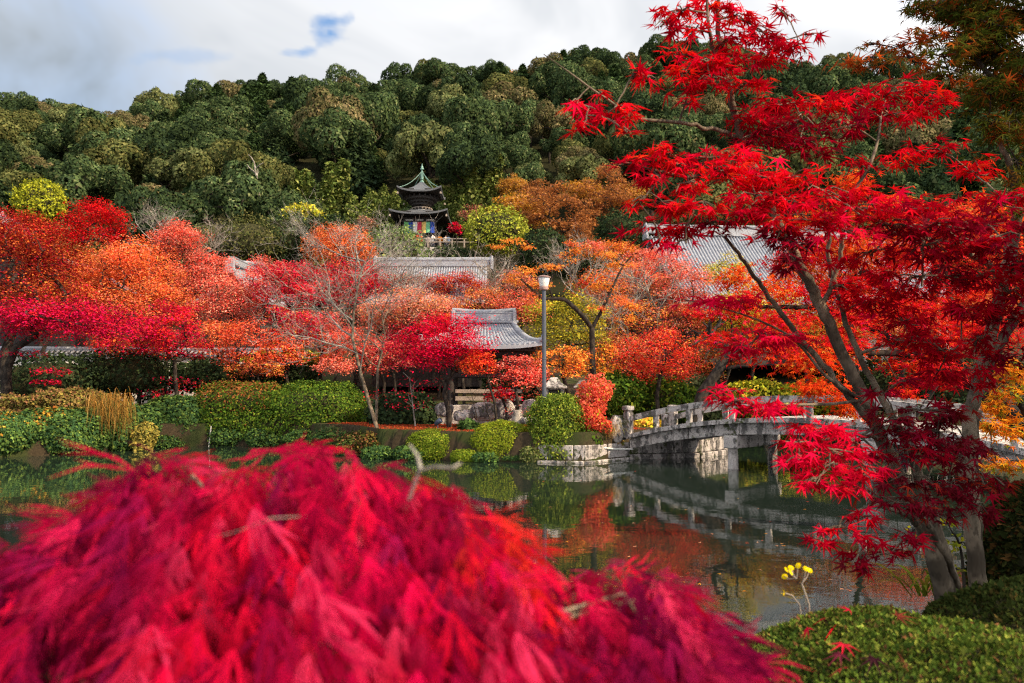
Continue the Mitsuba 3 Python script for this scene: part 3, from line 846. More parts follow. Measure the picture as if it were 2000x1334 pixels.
part(rk, 'ridge_cap', tube([[gx - hl - .22, gy, gr + .66], [gx - hl * .5, gy, gr + .59], [gx, gy, gr + .57], [gx + hl * .5, gy, gr + .59], [gx + hl + .22, gy, gr + .66]], .1, 8), 'm_tile', True)
for s in (-1, 1):
    q = gx + s * (hl + .16)
    part(rk, 'ridge_end', join([box(q, gy, gr + .30, .2, .52, .62, 0, .05), box(q, gy, gr - .1, .24, .62, .26, 0, .05), box(q + s * .05, gy, gr + .05, .3, .3, .12, 0, .03), box(q + s * .07, gy, gr - .28, .2, .4, .2, 0, .04)]), 'm_tile', 30)
for sx in (-1, 1):
    for sy in (-1, 1):
        pts = []
        for t in np.linspace(0.02, 1.02, 9):
            x, y = sx * (hl + (ex - hl) * t), sy * ey * t
            z = gr + (ge - gr) * t - .30 * 4 * t * (1 - t) + .18 * t * t + .10
            pts.append([gx + x, gy + y, z])
        part(rk, 'hip_ridge', join([tube(pts, .125, 8), box(gx + sx * ex * 1.01, gy + sy * ey * 1.01, ge + .36, .2, .2, .34, math.pi / 4, .05)]), 'm_tile', True)
under = np.array([[gx - ex + .15, gy - ey + .15], [gx + ex - .15, gy + ey - .15]])
part(key, 'eaves', join([box(gx, gy, ge - .17, 2 * ex - .7, 2 * ey - .7, .1), box(gx, gy, ge - .32, 2 * ex - 1.6, 2 * ey - 1.5, .2)] + [box(gx - ex + .3 + k * .24, gy - ey + .55, ge - .09, .08, .9, .09) for k in range(23)]), 'm_darkwood')
for sx in (-1, 1):
    for sy in (-1, 1):
        part(key, 'post', lathe([(.17, 1.0), (.16, ge - .4)], gx + sx * 1.55, gy + sy * 1.2, 0, 12), 'm_darkwood', 40)
for sy in (-1, 1):
    part(key, 'beam', box(gx, gy + sy * 1.2, ge - .75, 3.9, .22, .3), 'm_darkwood')
    part(key, 'beam', box(gx, gy + sy * 1.2, ge - 1.35, 3.6, .16, .2), 'm_darkwood')
part(key, 'plinth', join([box(gx, gy, 1.5, 4.6, 4.0, .7, 0, .05), box(gx, gy, 1.95, 4.0, 3.4, .25, 0, .04)]), 'm_stone')
part(key, 'rail', join([box(gx + .3, gy - 1.45, 2.75, 3.2, .12, .18), box(gx + .3, gy - 1.45, 2.4, 3.2, .1, .2)]), 'm_oldwood')
lab(key, 'small timber gate pavilion with a curved grey tiled roof beside the street lamp', 'pavilion')

# ------------------------------------------------------------------ the pagoda on the hill
key = key_of('pagoda')
pc = P(823, 470, 92); px_, py_ = pc[0], pc[1]
zz = lambda y: float(P(823, y, 92)[2])
m = lambda n: M(n, 92)
g = 21.3


def square_roof(r0, z0, r1, z1, lift, hollow, n=9):
    """A four-sided roof with hollow slopes and lifted corners."""
    vs, fs = [], []
    k = 12
    for side in range(4):
        R = rotz(side * math.pi / 2)
        g_ = []
        for i in range(n):
            t = i / (n - 1); r = r0 + (r1 - r0) * t
            z = z0 + (z1 - z0) * t - hollow * 4 * t * (1 - t) * .5
            for j in range(k + 1):
                s = 2 * j / k - 1
                g_.append((R @ np.array([s * r, -r, 0])) + np.array([0, 0, z + lift * abs(s) ** 3 * t * t]))
        g_ = np.array(g_); at = len(vs) and sum(len(x) for x in vs)
        i, j = np.meshgrid(np.arange(n - 1), np.arange(k), indexing='ij')
        q = np.stack([i * (k + 1) + j, (i + 1) * (k + 1) + j, (i + 1) * (k + 1) + j + 1, i * (k + 1) + j + 1], -1).reshape(-1, 4)
        f = np.vstack([q[:, [0, 1, 2]], q[:, [0, 2, 3]]])
        vs += [g_, g_ - [0, 0, .22]]
        fs += [f + at, f[:, ::-1] + at + len(g_)]
        e = []
        for j in range(k):
            a_, b_ = (n - 1) * (k + 1) + j, (n - 1) * (k + 1) + j + 1
            e += [[a_, a_ + len(g_), b_ + len(g_)], [a_, b_ + len(g_), b_]]
        fs.append(np.array(e) + at)
    return np.vstack(vs) + np.array([px_, py_, 0]), np.vstack(fs)


part(key, 'upper_roof', square_roof(m(4), zz(357), m(43), zz(382), .55, .9), 'm_shingle', 40)
part(key, 'lower_roof', square_roof(m(19), zz(414), m(56), zz(428), .5, .35), 'm_shingle', 40)
rf = []
for (r, z, n) in ((m(41), zz(386), 30), (m(53), zz(432), 38)):
    for side in range(4):
        R = rotz(side * math.pi / 2)
        for i in range(n):
            s = 2 * (i + .5) / n - 1
            q = R @ np.array([s * r, -r * .62, 0])
            rf.append(box(px_ + q[0], py_ + q[1], z + .12 + .35 * abs(s) ** 3, .09, r * .72, .1, side * math.pi / 2))
part(key, 'rafters', join(rf), 'm_darkwood'); lab(key + '__rafters', 'rows of thin rafters under both roofs', kind='stuff')
br = []
for lev, (r, z) in enumerate(((m(20), zz(401)), (m(25), zz(396)), (m(31), zz(391)))):
    br.append(lathe([(r - .5, z - .2), (r, z - .16), (r, z + .16), (r - .5, z + .2)], px_, py_, 0, 24))
    for i in range(20):
        a_ = i * 2 * math.pi / 20
        br.append(box(px_ + r * math.cos(a_), py_ + r * math.sin(a_), z + .18, .5, .16, .22, a_))
part(key, 'brackets', join(br), 'm_darkwood', 30)
part(key, 'neck', lathe([(m(13), zz(414)), (m(12.5), zz(405)), (m(12), zz(398)), (m(14), zz(388))], px_, py_, 0, 24), 'm_darkwood', 40)
part(key, 'plaster_dome', lathe([(m(20), zz(417.5)), (m(19), zz(415.5)), (m(16.5), zz(413)), (m(12), zz(411)), (m(11), zz(410))], px_, py_, 0, 28), 'm_plaster', True)
for r in (m(20.5), m(17)):
    pass
part(key, 'balcony', join([lathe([(m(21), zz(409.6)), (m(21.6), zz(409.6)), (m(21.6), zz(408.6)), (m(21), zz(408.6))], px_, py_, 0, 28)] +
                          [lathe([(.05, zz(412.5)), (.05, zz(409))], px_ + m(21) * math.cos(i * math.pi / 9), py_ + m(21) * math.sin(i * math.pi / 9), 0, 5) for i in range(18)]), 'm_oldwood', 30)
hw = m(31)
part(key, 'wall', box(px_, py_, (g + zz(431)) / 2, 2 * hw - .5, 2 * hw - .5, zz(431) - g), 'm_darkwood')
for i in range(3):
    x = px_ + (i - 1) * m(20)
    part(key, 'plaster_panel', box(x, py_ - hw + .21, zz(436.5), m(17), .1, m(3.4)), 'm_plaster')
for i in range(4):
    for sy in (-1, 1):
        x = px_ + (i - 1.5) * m(20)
        part(key, 'post', lathe([(.17, g), (.17, zz(431))], x, py_ + sy * (hw - .2), 0, 10), 'm_darkwood', 40)
part(key, 'beam', join([box(px_, py_ - hw + .1, zz(433.5), 2 * hw + .6, .22, .2), box(px_, py_ - hw + .1, zz(439.5), 2 * hw + .6, .22, .18)]), 'm_darkwood')
ban = [(118, 190, 120), (24, 66, 168), (236, 232, 230), (214, 62, 92), (240, 204, 120), (118, 196, 150), (24, 66, 168)]
for i, c in enumerate(ban):
    x = px_ + (i - 3) * m(8.4)
    xs = np.linspace(-m(4.15), m(4.15), 9)
    yy = .05 * np.sin(xs * 7 + i)
    v = np.concatenate([np.stack([x + xs, py_ - hw - .08 + yy, np.full(9, zz(441.0))], 1), np.stack([x + xs, py_ - hw - .12 + yy * 1.6, np.full(9, zz(462))], 1)])
    v = np.vstack([v, v + [0, .012, 0]])
    f = np.array([[j, 9 + j, 10 + j] for j in range(8)] + [[j, 10 + j, j + 1] for j in range(8)])
    f = np.vstack([f, f[:, ::-1] + 18])
    b_ = part(key, 'banner', (v, f), 'm_flat', True, np.repeat(lin(*c)[None], len(v), 0))
    lab(b_, ['pale green', 'blue', 'white', 'red', 'yellow', 'green', 'second blue'][i] + ' strip of the hanging temple banner')
sp = [(m(4.2), zz(357)), (m(4.4), zz(355)), (m(2.2), zz(353)), (m(1.4), zz(351))]
part(key, 'spire', lathe(sp + [(.10, zz(350)), (.09, zz(336)), (.06, zz(326)), (.02, zz(319))], px_, py_, 0, 12), 'm_verdigris', 40)
for i in range(9):
    z = zz(350 - i * 1.75); r = m(3.2 - i * .12)
    part(key + '__spire', 'ring', lathe([(r * .55, z - .035), (r, z - .05), (r, z + .05), (r * .55, z + .035), (r * .55, z - .035)], px_, py_, 0, 16), 'm_verdigris', 40)
part(key + '__spire', 'finial', lathe([(.0, zz(333)), (.2, zz(331.5)), (.26, zz(330)), (.12, zz(327.5)), (.16, zz(326)), (.02, zz(322))], px_, py_, 0, 10), 'm_verdigris', True)
for sx in (-1, 1):
    for sy in (-1, 1):
        t = np.linspace(0, 1, 12)
        e = np.stack([px_ + sx * m(41) * t, py_ + sy * m(41) * t, zz(334) + (zz(381) + .3 - zz(334)) * t - .9 * 4 * t * (1 - t) * .55], 1)
        part(key, 'chain', tube(e, .035, 5), 'm_verdigris', True)
        part(key, 'wind_bell', lathe([(.0, .3), (.1, .25), (.14, 0)], px_ + sx * m(41.5), py_ + sy * m(41.5), zz(389.5), 8), 'm_oldwood', 30)
        part(key, 'wind_bell', lathe([(.0, .3), (.1, .25), (.14, 0)], px_ + sx * m(54), py_ + sy * m(54), zz(435.5), 8), 'm_oldwood', 30)
lab(key, 'dark two storeyed pagoda with a tall ringed spire and striped banner on the hillside', 'pagoda')
# terrace wall, fence and visitors
key = key_of('terrace_wall')
wx = P(835, 770, 85)[0]
tz = float(P(835, 466, 84.4)[2]) - .97
part(key, 'platform', box(px_ + 1.9, 87.2, tz - 2.4, 7.6, 5.6, 4.7, 0, .1), 'm_stone')
lab(key, 'pale stone terrace under the pagoda where visitors stand', 'terrace')
key = key_of('fence')
fy = 84.4
for i in range(7):
    part(key, 'post', box(wx - 1.5 + i * 1.45, fy, tz + .45, .16, .16, 1.15, 0, .02), 'm_oldwood')
for z in (.95, .55):
    part(key, 'rail', box(wx + 2.85, fy - .02, tz + z, 9.2, .1, .12, 0, .02), 'm_oldwood')
lab(key, 'weathered wooden fence along the terrace below the pagoda', 'fence')


def person(x, y, z, h, face, jacket, trousers, hair, label, arm=0.2, bag=None):
    key = key_of('person')
    s = h / 1.7
    R = rotz(face)
    J = {'hipL': (-.1, 0, .9), 'hipR': (.1, 0, .9), 'kneeL': (-.11, -.03, .48), 'kneeR': (.11, .02, .48), 'anL': (-.12, .03, .07), 'anR': (.12, .05, .07), 'pel': (0, 0, .95), 'chest': (0, 0, 1.3), 'neck': (0, 0, 1.46),
         'shL': (-.19, 0, 1.4), 'shR': (.19, 0, 1.4), 'elL': (-.25, .0, 1.12), 'elR': (.25, -.04, 1.14), 'haL': (-.24, -.08, .9), 'haR': (.16, -.24 - arm * .3, 1.05 + arm), 'hd': (0, -.01, 1.58), 'toeL': (-.13, -.14, .05), 'toeR': (.13, -.12, .05)}

    def hull(bones, ref=0.05):
        mm = manifold3d.Manifold()
        for a_, ra, b_, rb in bones:
            sp_ = [manifold3d.Manifold.sphere(r_, 8).translate(J[q]) for q, r_ in ((a_, ra), (b_, rb))]
            mm = mm + manifold3d.Manifold.batch_hull(sp_)
        me = mm.refine_to_length(ref * 2.2).to_mesh()
        t = trimesh.Trimesh(me.vert_properties[:, :3], me.tri_verts)
        trimesh.smoothing.filter_taubin(t, iterations=6)
        return np.asarray(t.vertices) * s @ R.T + np.array([x, y, z]), np.asarray(t.faces)

    def col(mm, c):
        return np.repeat(lin(*c)[None], len(mm[0]), 0)
    body = hull([('neck', .055, 'hd', .085), ('hd', .098, 'hd', .098), ('haL', .04, 'elL', .035), ('haR', .04, 'elR', .035), ('chest', .1, 'neck', .055), ('chest', .1, 'pel', .1), ('hipL', .07, 'anL', .045), ('hipR', .07, 'anR', .045), ('elL', .035, 'shL', .05), ('elR', .035, 'shR', .05), ('shL', .05, 'shR', .05), ('hipL', .07, 'pel', .09), ('hipR', .07, 'pel', .09)], .06)
    put(key, body, 'm_flat', True, col(body, (206, 160, 136)))
    jk = hull([('chest', .15, 'pel', .15), ('shL', .085, 'shR', .085), ('shL', .085, 'elL', .065), ('shR', .085, 'elR', .065), ('elL', .065, 'haL', .05), ('elR', .065, 'haR', .05), ('shL', .08, 'chest', .13), ('shR', .08, 'chest', .13)])
    part(key, 'jacket', jk, 'm_flat', True, col(jk, jacket))
    tr = hull([('pel', .13, 'hipL', .11), ('pel', .13, 'hipR', .11), ('hipL', .1, 'kneeL', .075), ('hipR', .1, 'kneeR', .075), ('kneeL', .075, 'anL', .06), ('kneeR', .075, 'anR', .06)])
    part(key, 'trousers', tr, 'm_flat', True, col(tr, trousers))
    sh = hull([('anL', .055, 'toeL', .045), ('anR', .055, 'toeR', .045)])
    part(key, 'shoes', sh, 'm_flat', True, col(sh, (30, 28, 30)))
    J['hr'] = (0, .025, 1.62); J['hn'] = (0, .05, 1.52)
    hr = hull([('hr', .1, 'hn', .075)])
    part(key, 'hair', hr, 'm_flat', True, col(hr, hair))
    lab(key, label, 'person', 'visitors at the pagoda terrace')


vis = [(822, (28, 30, 36), 'person in a dark coat at the left of the banner stripes', .1), (832, (232, 214, 212), 'person in a pale pink top in front of the red banner strip', .35),
       (843, (236, 232, 230), 'person in white raising a hand below the yellow banner strip', .4), (848, (52, 58, 66), 'person in dark grey left of the orange jacket', .1),
       (857, (206, 128, 44), 'person in an orange jacket behind the terrace fence', .2), (868, (226, 214, 204), 'person in a cream top right of the orange jacket', .15), (874, (150, 172, 196), 'person in a light blue jacket near the fence end', .15)]
for i, (qx, c, lb, arm) in enumerate(vis):
    person(P(qx, 770, 85.4)[0], 85.4 + .5 * (i % 2), tz - .05, 1.62 + .06 * (i % 3), [.3, 2.9, -.4, 1.2, 3.4, .2, -2.4][i], c, [(30, 34, 46), (44, 44, 52), (90, 96, 110)][i % 3], [(24, 20, 18), (52, 36, 28)][i % 2], lb, arm)
person(P(893, 770, 85.0)[0], 84.0, float(land(P(893, 770, 85)[0], 84.0)) + .0, 1.7, .4, (48, 66, 92), (26, 28, 36), (24, 20, 18), 'person in a dark blue jacket on the path right of the terrace fence')

# ------------------------------------------------------------------ the stone bridge
BA = np.array([4.55, 28.35]); BD = np.array([.689, -.7247]); BW = np.array([.7247, .689]); BL, BWID = 13.6, 3.35


def deck_z(s):
    return 1.02 + 0.82 * (1 - ((np.asarray(s) - BL / 2) / (BL / 2)) ** 2)


def bp(s, w_, z):
    return np.array([*(BA + BD * s + BW * w_), z])


def stone(s0, s1, w0, w1, z0, z1, gap=.012, rng=None):
    """A stone of the bridge between s0 and s1, w0 and w1, its height measured from the arched deck."""
    s0, s1 = s0 + gap, s1 - gap
    j = (lambda: 0.0) if rng is None else (lambda: float(rng.normal(0, .008)))
    w0 += j(); w1 += j()
    return hexa([bp(s0, w0, deck_z(s0) + z0), bp(s1, w0, deck_z(s1) + z0), bp(s1, w1, deck_z(s1) + z0), bp(s0, w1, deck_z(s0) + z0),
                 bp(s0, w0, deck_z(s0) + z1), bp(s1, w0, deck_z(s1) + z1), bp(s1, w1, deck_z(s1) + z1), bp(s0, w1, deck_z(s0) + z1)])


key = key_of('stone_bridge')
rng = np.random.default_rng(3)
n = 18
for k in range(n):
    s0, s1 = BL * k / n, BL * (k + 1) / n
    part(key, 'deck_slab', stone(s0, s1, -.14, BWID + .14, -.16, 0, .006, rng), 'm_stone')
cuts = np.cumsum(np.r_[0, .5 + rng.random(40) * .7]); cuts = cuts[cuts < BL - .4]; cuts = np.r_[cuts, BL]
for side in (0, 1):
    for s0, s1 in zip(cuts[:-1], cuts[1:]):
        w0, w1 = (.10, .46) if side == 0 else (BWID - .46, BWID - .10)
        part(key, 'beam_stone', stone(s0, s1, w0, w1, -.56, -.174, .014, rng), 'm_stone')
part(key, 'soffit', join([stone(BL * k / 12, BL * (k + 1) / 12, .42, BWID - .42, -.40, -.176, 0) for k in range(12)]), 'm_stone')
posts = [1.25, 2.72, 4.2, 5.7, 7.2, 8.7, 10.2, 11.65, 12.7]
for w_ in (.12, BWID - .12):
    for s in posts:
        part(key, 'rail_post', stone(s - .085, s + .085, w_ - .085, w_ + .085, 0.003, .50, 0, rng), 'm_stone')
    rs = [.12] + posts[1::2] + [BL - .1]
    for s0, s1 in zip(rs[:-1], rs[1:]):
        k_ = 4
        part(key, 'rail', join([stone(s0 + (s1 - s0) * i / k_ + (.01 if i == 0 else 0), s0 + (s1 - s0) * (i + 1) / k_ - (.01 if i == k_ - 1 else 0), w_ - .10, w_ + .10, .503, .72, 0) for i in range(k_)]), 'm_stone')
    for s in (-.06, BL + .06):
        q = bp(s, w_, deck_z(s))
        part(key, 'newel', join([box(q[0], q[1], q[2] + .38, .30, .30, 1.0, -math.pi / 4, .02), lathe([(.0, .90), (.15, .90), (.16, .95), (.24, 1.0), (.25, 1.09), (.22, 1.15), (.0, 1.17)], q[0], q[1], q[2] - .02, 16)]), 'm_stone', 40)
    q = bp(-.42, w_, deck_z(0))
    part(key, 'end_stone', box(q[0], q[1], q[2] + .25, .34, .28, .95, -math.pi / 4, .03), 'm_stone')
for s in (4.39, 8.99):
    for w_ in (.22, BWID - .22):
        q = bp(s, w_, 0); top = float(deck_z(s)) - .57
        part(key, 'pillar', join([lathe([(.185, -1.2), (.18, 0), (.17, top - .44)], q[0], q[1], 0, 8, turn=math.pi / 8 - math.pi / 4)]), 'm_stone')
    c = bp(s, BWID / 2, 0); top = float(deck_z(s)) - .572
    part(key, 'cross_beam', box(c[0], c[1], top - .22, .50, BWID + .22, .44, -math.pi / 4 + .02, .03), 'm_stone')
lab(key, 'arched grey stone bridge with low stone rails crossing the pond', 'bridge')

# stone embankment by the bridge
key = key_of('stone_embankment')
rng = np.random.default_rng(9)


def wall_blocks(p0, p1, top, courses, width, thick=.5):
    p0, p1 = np.array(p0, float), np.array(p1, float)
    L = np.linalg.norm(p1 - p0); d = (p1 - p0) / L; ang = math.atan2(d[1], d[0]); nrm = np.array([d[1], -d[0]])
    z = -.7
    for hgt, proud, wm in courses:
        x = 0.0
        while x < L - .05:
            w_ = min(width * wm * (.7 + .6 * rng.random()), L - x)
            if L - x - w_ < .25: w_ = L - x
            c = p0 + d * (x + w_ / 2) + nrm * (proud + rng.normal(0, .012) - thick / 2)
            part(key, 'stone_block', box(c[0], c[1], z + hgt / 2, w_ - .025, thick, hgt - .02, ang + rng.normal(0, .008), .03), 'm_stone')
            x += w_
        z += hgt


C1 = [(.80, .10, .9), (.58, 0, 1.15)]
wall_blocks((.95, 27.62), (2.72, 27.22), .7, C1, 1.0)
wall_blocks((2.74, 27.22), (4.75, 29.0), .7, C1, 1.0)
C2 = [(.90, .10, .6), (.62, 0, .55)]
wall_blocks((4.7, 29.1), (7.7, 29.75), .8, C2, .85)
wall_blocks((7.72, 29.76), (9.7, 31.9), .8, C2, .85)
lab(key, 'wall of large pale granite blocks along the water under the bridge end', 'embankment')
key = key_of('water_pipe')
part(key, 'pipe', tube([P(1168, 874, 27.9), P(1200, 877, 28.2), P(1236, 877, 28.4)], .035, 8), 'm_white_pipe', True)
part(key, 'spout', tube([P(1166, 868, 27.95), P(1168, 874, 27.88), P(1174, 877, 27.86)], .045, 8), 'm_steel', True)
lab(key, 'thin white pipe lying along the granite blocks left of the bridge', 'pipe')

# street lamp
key = key_of('street_lamp')
lb = P(1063, 770, 26.6 + 1.6); lx, ly = lb[0], lb[1]
zt = lambda y: float(P(1063, y, ly)[2])
part(key, 'pole', join([lathe([(.09, 1.0), (.085, 1.6), (.082, zt(600)), (.08, zt(565))], lx, ly, 0, 12)]), 'm_pole', 40)
part(key, 'band', lathe([(.1, zt(701)), (.1, zt(699))], lx, ly, 0, 12), 'm_steel', 40)
part(key, 'collar', lathe([(.09, zt(567)), (.16, zt(566)), (.18, zt(562)), (.175, zt(560)), (.165, zt(559))], lx, ly, 0, 20), 'm_lamp_collar', 30)
part(key, 'globe', lathe([(.165, zt(559.2)), (.20, zt(553)), (.225, zt(545)), (.23, zt(543)), (.0, zt(542.8))], lx, ly, 0, 24), 'm_lamp_glass', 50)
part(key, 'cap', lathe([(.0, zt(543)), (.27, zt(542.8)), (.285, zt(541)), (.2, zt(539.5)), (.0, zt(538.8))], lx, ly, 0, 24), 'm_lamp_collar', 40)
lab(key, 'slim grey street lamp with a white bucket shaped shade', 'street lamp')


# stone lanterns
def lantern(px, ytop, ybot, Y, half, label):
    key = key_of('stone_lantern')
    q = P(px, ytop, Y); x, y = q[0], q[1]
    h = M(ybot - ytop, Y); hw_ = M(half, Y); z0 = q[2] - h
    g_ = float(ground_z(x, y)) - .1
    part(key, 'roof', lathe([(hw_ * .25, h), (hw_ * .35, h * .92), (hw_ * .62, h * .72), (hw_, h * .56), (hw_ * .98, h * .48), (hw_ * .6, h * .46)], x, y, z0, square=True), 'm_stone', 30)
    fb = []
    for sx in (-1, 1):
        for sy in (-1, 1): fb.append(box(x + sx * hw_ * .62, y + sy * hw_ * .62, z0 + h * .22, hw_ * .26, hw_ * .26, h * .50))
    fb += [box(x, y, z0 + h * .45, hw_ * 1.5, hw_ * 1.5, h * .05), box(x, y, z0 - .03, hw_ * 1.6, hw_ * 1.6, .1)]
    part(key, 'fire_box', join(fb), 'm_stone')
    part(key, 'dark_block', box(x, y, z0 + h * .22, hw_ * 1.0, hw_ * 1.0, h * .46), 'm_darkwood')  # solid dark block filling the fire box behind its openings
    part(key, 'shaft', lathe([(hw_ * .5, g_), (hw_ * .38, g_ + .2), (hw_ * .36, z0 - .25), (hw_ * .8, z0 - .07)], x, y, 0, 12), 'm_stone', 40)
    lab(key, label, 'stone lantern')


lantern(1082, 737, 778, 30.5, 24, 'large stone lantern behind the big green bush by the street lamp')
lantern(1137, 742, 772, 33, 17, 'darker stone lantern half hidden right of the street lamp')
key = key_of('garden_spotlight')
q = P(855, 826, 29.6); gz = float(ground_z(q[0], q[1]))
part(key, 'stake', tube([[q[0], q[1], gz - .1], [q[0], q[1], q[2] - .05]], .02, 6), 'm_pole')
part(key, 'lamp_head', tube([q + [-.10, .05, -.06], q + [.0, 0, .03], q + [.13, -.06, .12]], [.07, .11, .115], 12), 'm_blue_iron', True)
lab(key, 'small blue grey garden spotlight on the leafy ground beside the crimson maple', 'spotlight')
key = key_of('measuring_pole')
q = P(410, 832, 36.2)
part(key, 'pole', tube([[q[0] - .1, q[1], -1.0], [q[0], q[1], .3], q + [.06, 0, 0]], .03, 8), 'm_white_pipe', True)
lab(key, 'thin white pole standing in the water below the left hedge', 'pole')
key = key_of('tree_stump')
q = P(1010, 815, 30.4); gz = float(ground_z(q[0], q[1]))
put(key, lathe([(.30, gz - .1), (.24, gz + .15), (.22, gz + .75), (.20, gz + .78), (0, gz + .76)], q[0], q[1], 0, 14), 'm_bark_pale', 40)
lab(key, 'grey weathered stump among thin stems right of the gate steps', 'stump')


def rock(px, py, Y, rx, rz, seed, label):
    rng = np.random.default_rng(seed)
    m_ = trimesh.creation.icosphere(3)
    v = np.asarray(m_.vertices)
    v = v * (0.75 + .5 * mfbm(v * 1.4 + seed * 3.1, 3)[:, None])
    v = np.sign(v) * np.abs(v) ** .8
    q = P(px, py, Y)
    k = key_of('garden_rock')
    put(k, (v * [M(rx, Y), M(rx, Y) * .8, M(rz, Y)] + q, m_.faces), 'm_stone', 40)
    lab(k, label, 'rock')


for i, (x, y, Y, rx, rz, lb) in enumerate(((905, 812, 31.5, 20, 12, 'low garden rock left of the thin stems'), (945, 803, 32, 26, 18, 'broad pale garden rock under the gate steps'), (985, 800, 32, 20, 22, 'upright pale garden rock beside the stump'),
                                           (1035, 800, 31.5, 16, 20, 'pale rock between the stump and the big green bush'), (1035, 822, 30, 20, 8, 'flat rock lying before the big green bush'), (868, 800, 32, 18, 14, 'dark rock behind the crimson maple trunk'),
                                           (1205, 838, 28.6, 14, 26, 'tall pale stone standing at the bridge end'))):
    rock(x, y, Y, rx, rz, i + 1, lb)

# ------------------------------------------------------------------ hedges and shrubs on the far bank
def shrub(name, px, top, bottom, rx, Y, palette, label, category='shrub', leaf=.07, n=None, depth=.8, power=2.6, shape=IVY, seed=0, rough=.55, lump=.16, group=None, up=.25, spots=None, mat='m_evergreen', fluff=.12):
    rng = np.random.default_rng(int(px * 3 + top * 5 + seed))
    a, b = P(px, top, Y), P(px, bottom, Y)
    R = np.array([M(rx, Y), M(rx, Y) * depth, (a[2] - b[2]) / 2 * 1.15]); c = np.array([a[0], a[1] + 0.25 * R[1], (a[2] + b[2]) / 2 - (a[2] - b[2]) * .075])
    n = n or int(min(26000, 4.5 * (R[0] * R[1] + R[0] * R[2] * 2 + R[1] * R[2]) * 3.2 / (leaf * leaf * .5)))
    u = unit(rng.normal(0, 1, (n, 3)))
    s = (np.abs(u) ** power).sum(1, keepdims=True) ** (-1 / power)
    q = u * s
    f = mfbm(q * R * 1.6 + c, 3)[:, None] - .5
    pos = c + q * R * (1 + lump * f * 2 - fluff * rng.random((n, 1)) ** 2 + .03 * rng.normal(0, 1, (n, 1)))
    nr = unit(np.sign(q) * np.abs(q) ** (power - 1) / R)
    nr = nr + rng.normal(0, rough, (n, 3)) + np.array([0, 0, up])
    fwd = rng.normal(0, 1, (n, 3)) + np.array([0, 0, -.5])
    col = pick(rng, palette, n, .2) * np.exp((mfbm(pos * 2.2, 3)[:, None] - .5) * .8)
    if spots:                                                # patches of another leaf colour, as the photograph shows
        for (sx, sy, sr, pal) in spots:
            p_ = P(sx, sy, Y); d2 = ((pos[:, [0, 2]] - p_[[0, 2]]) ** 2).sum(1) / M(sr, Y) ** 2
            w = (rng.random(n) < np.exp(-d2) * .55)
            col[w] = pick(rng, pal, int(w.sum()), .2)
    key = key_of(name)
    V, F, C = leaves(shape, pos, nr, fwd, leaf * np.exp(rng.normal(0, .25, n)), col)
    keep = np.repeat(pos[:, 2] > -0.05, len(shape[1]))
    part(key, 'foliage', (V, F[keep]), mat, False, C)
    lab(key + '__foliage', 'mass of small leaves', kind='stuff')
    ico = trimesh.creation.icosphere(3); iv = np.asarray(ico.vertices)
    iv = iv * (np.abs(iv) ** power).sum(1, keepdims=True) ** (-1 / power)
    part(key, 'dark_core', (c + iv * R * (.86 - .55 * fluff), np.asarray(ico.faces)), 'm_core', True)  # solid dark core added behind the leaves to fill the gaps, not twigs
    lab(key, label, category, group)
    return key


AUT = [(3, lin(186, 138, 52)), (2, lin(196, 164, 66)), (1, lin(170, 96, 50))]
BRN = [(4, lin(136, 84, 50)), (3, lin(170, 100, 56)), (1, lin(110, 110, 48))]
shrub('hedge', 610, 748, 862, 95, 37.6, P_HEDGE, 'clipped green hedge hanging over the water behind the crimson foreground leaves', 'hedge', .085, 24000, .9, 3.4, lump=.22, fluff=.2)
shrub('hedge', 470, 747, 860, 85, 37.9, P_HEDGE, 'clipped hedge with brown fallen leaves on its top left of the bare white tree', 'hedge', .085, 24000, .9, 4,
      spots=[(430, 752, 34, BRN), (480, 752, 34, BRN), (530, 752, 30, BRN)])
shrub('ivy_shrub', 345, 775, 866, 62, 37.0, P_IVY, 'dark ivy covered bank under the low crimson tree', 'ivy', .12, 13000, .9, 3)
shrub('ivy_shrub', 225, 790, 878, 70, 34.2, P_IVY, 'ivy with yellow leaves hanging under the golden grass', 'ivy', .11, 15000, .8, 3, spots=[(170, 850, 16, AUT), (205, 845, 20, AUT)])
shrub('ivy_shrub', 105, 800, 882, 80, 31.8, P_IVY, 'broad ivy mat with patches of yellow leaves on the left bank', 'ivy', .10, 20000, .8, 3, spots=[(62, 855, 14, AUT), (88, 860, 12, AUT), (20, 815, 18, AUT), (100, 805, 22, AUT)])
shrub('ivy_shrub', -10, 806, 880, 70, 30.2, P_IVY, 'ivy at the left edge of the picture with yellow stems', 'ivy', .10, 15000, .8, 3, spots=[(10, 830, 20, AUT)])
MIXB = [(3, lin(124, 106, 64)), (3, lin(98, 100, 50)), (2, lin(140, 98, 72)), (1, lin(160, 142, 72))]
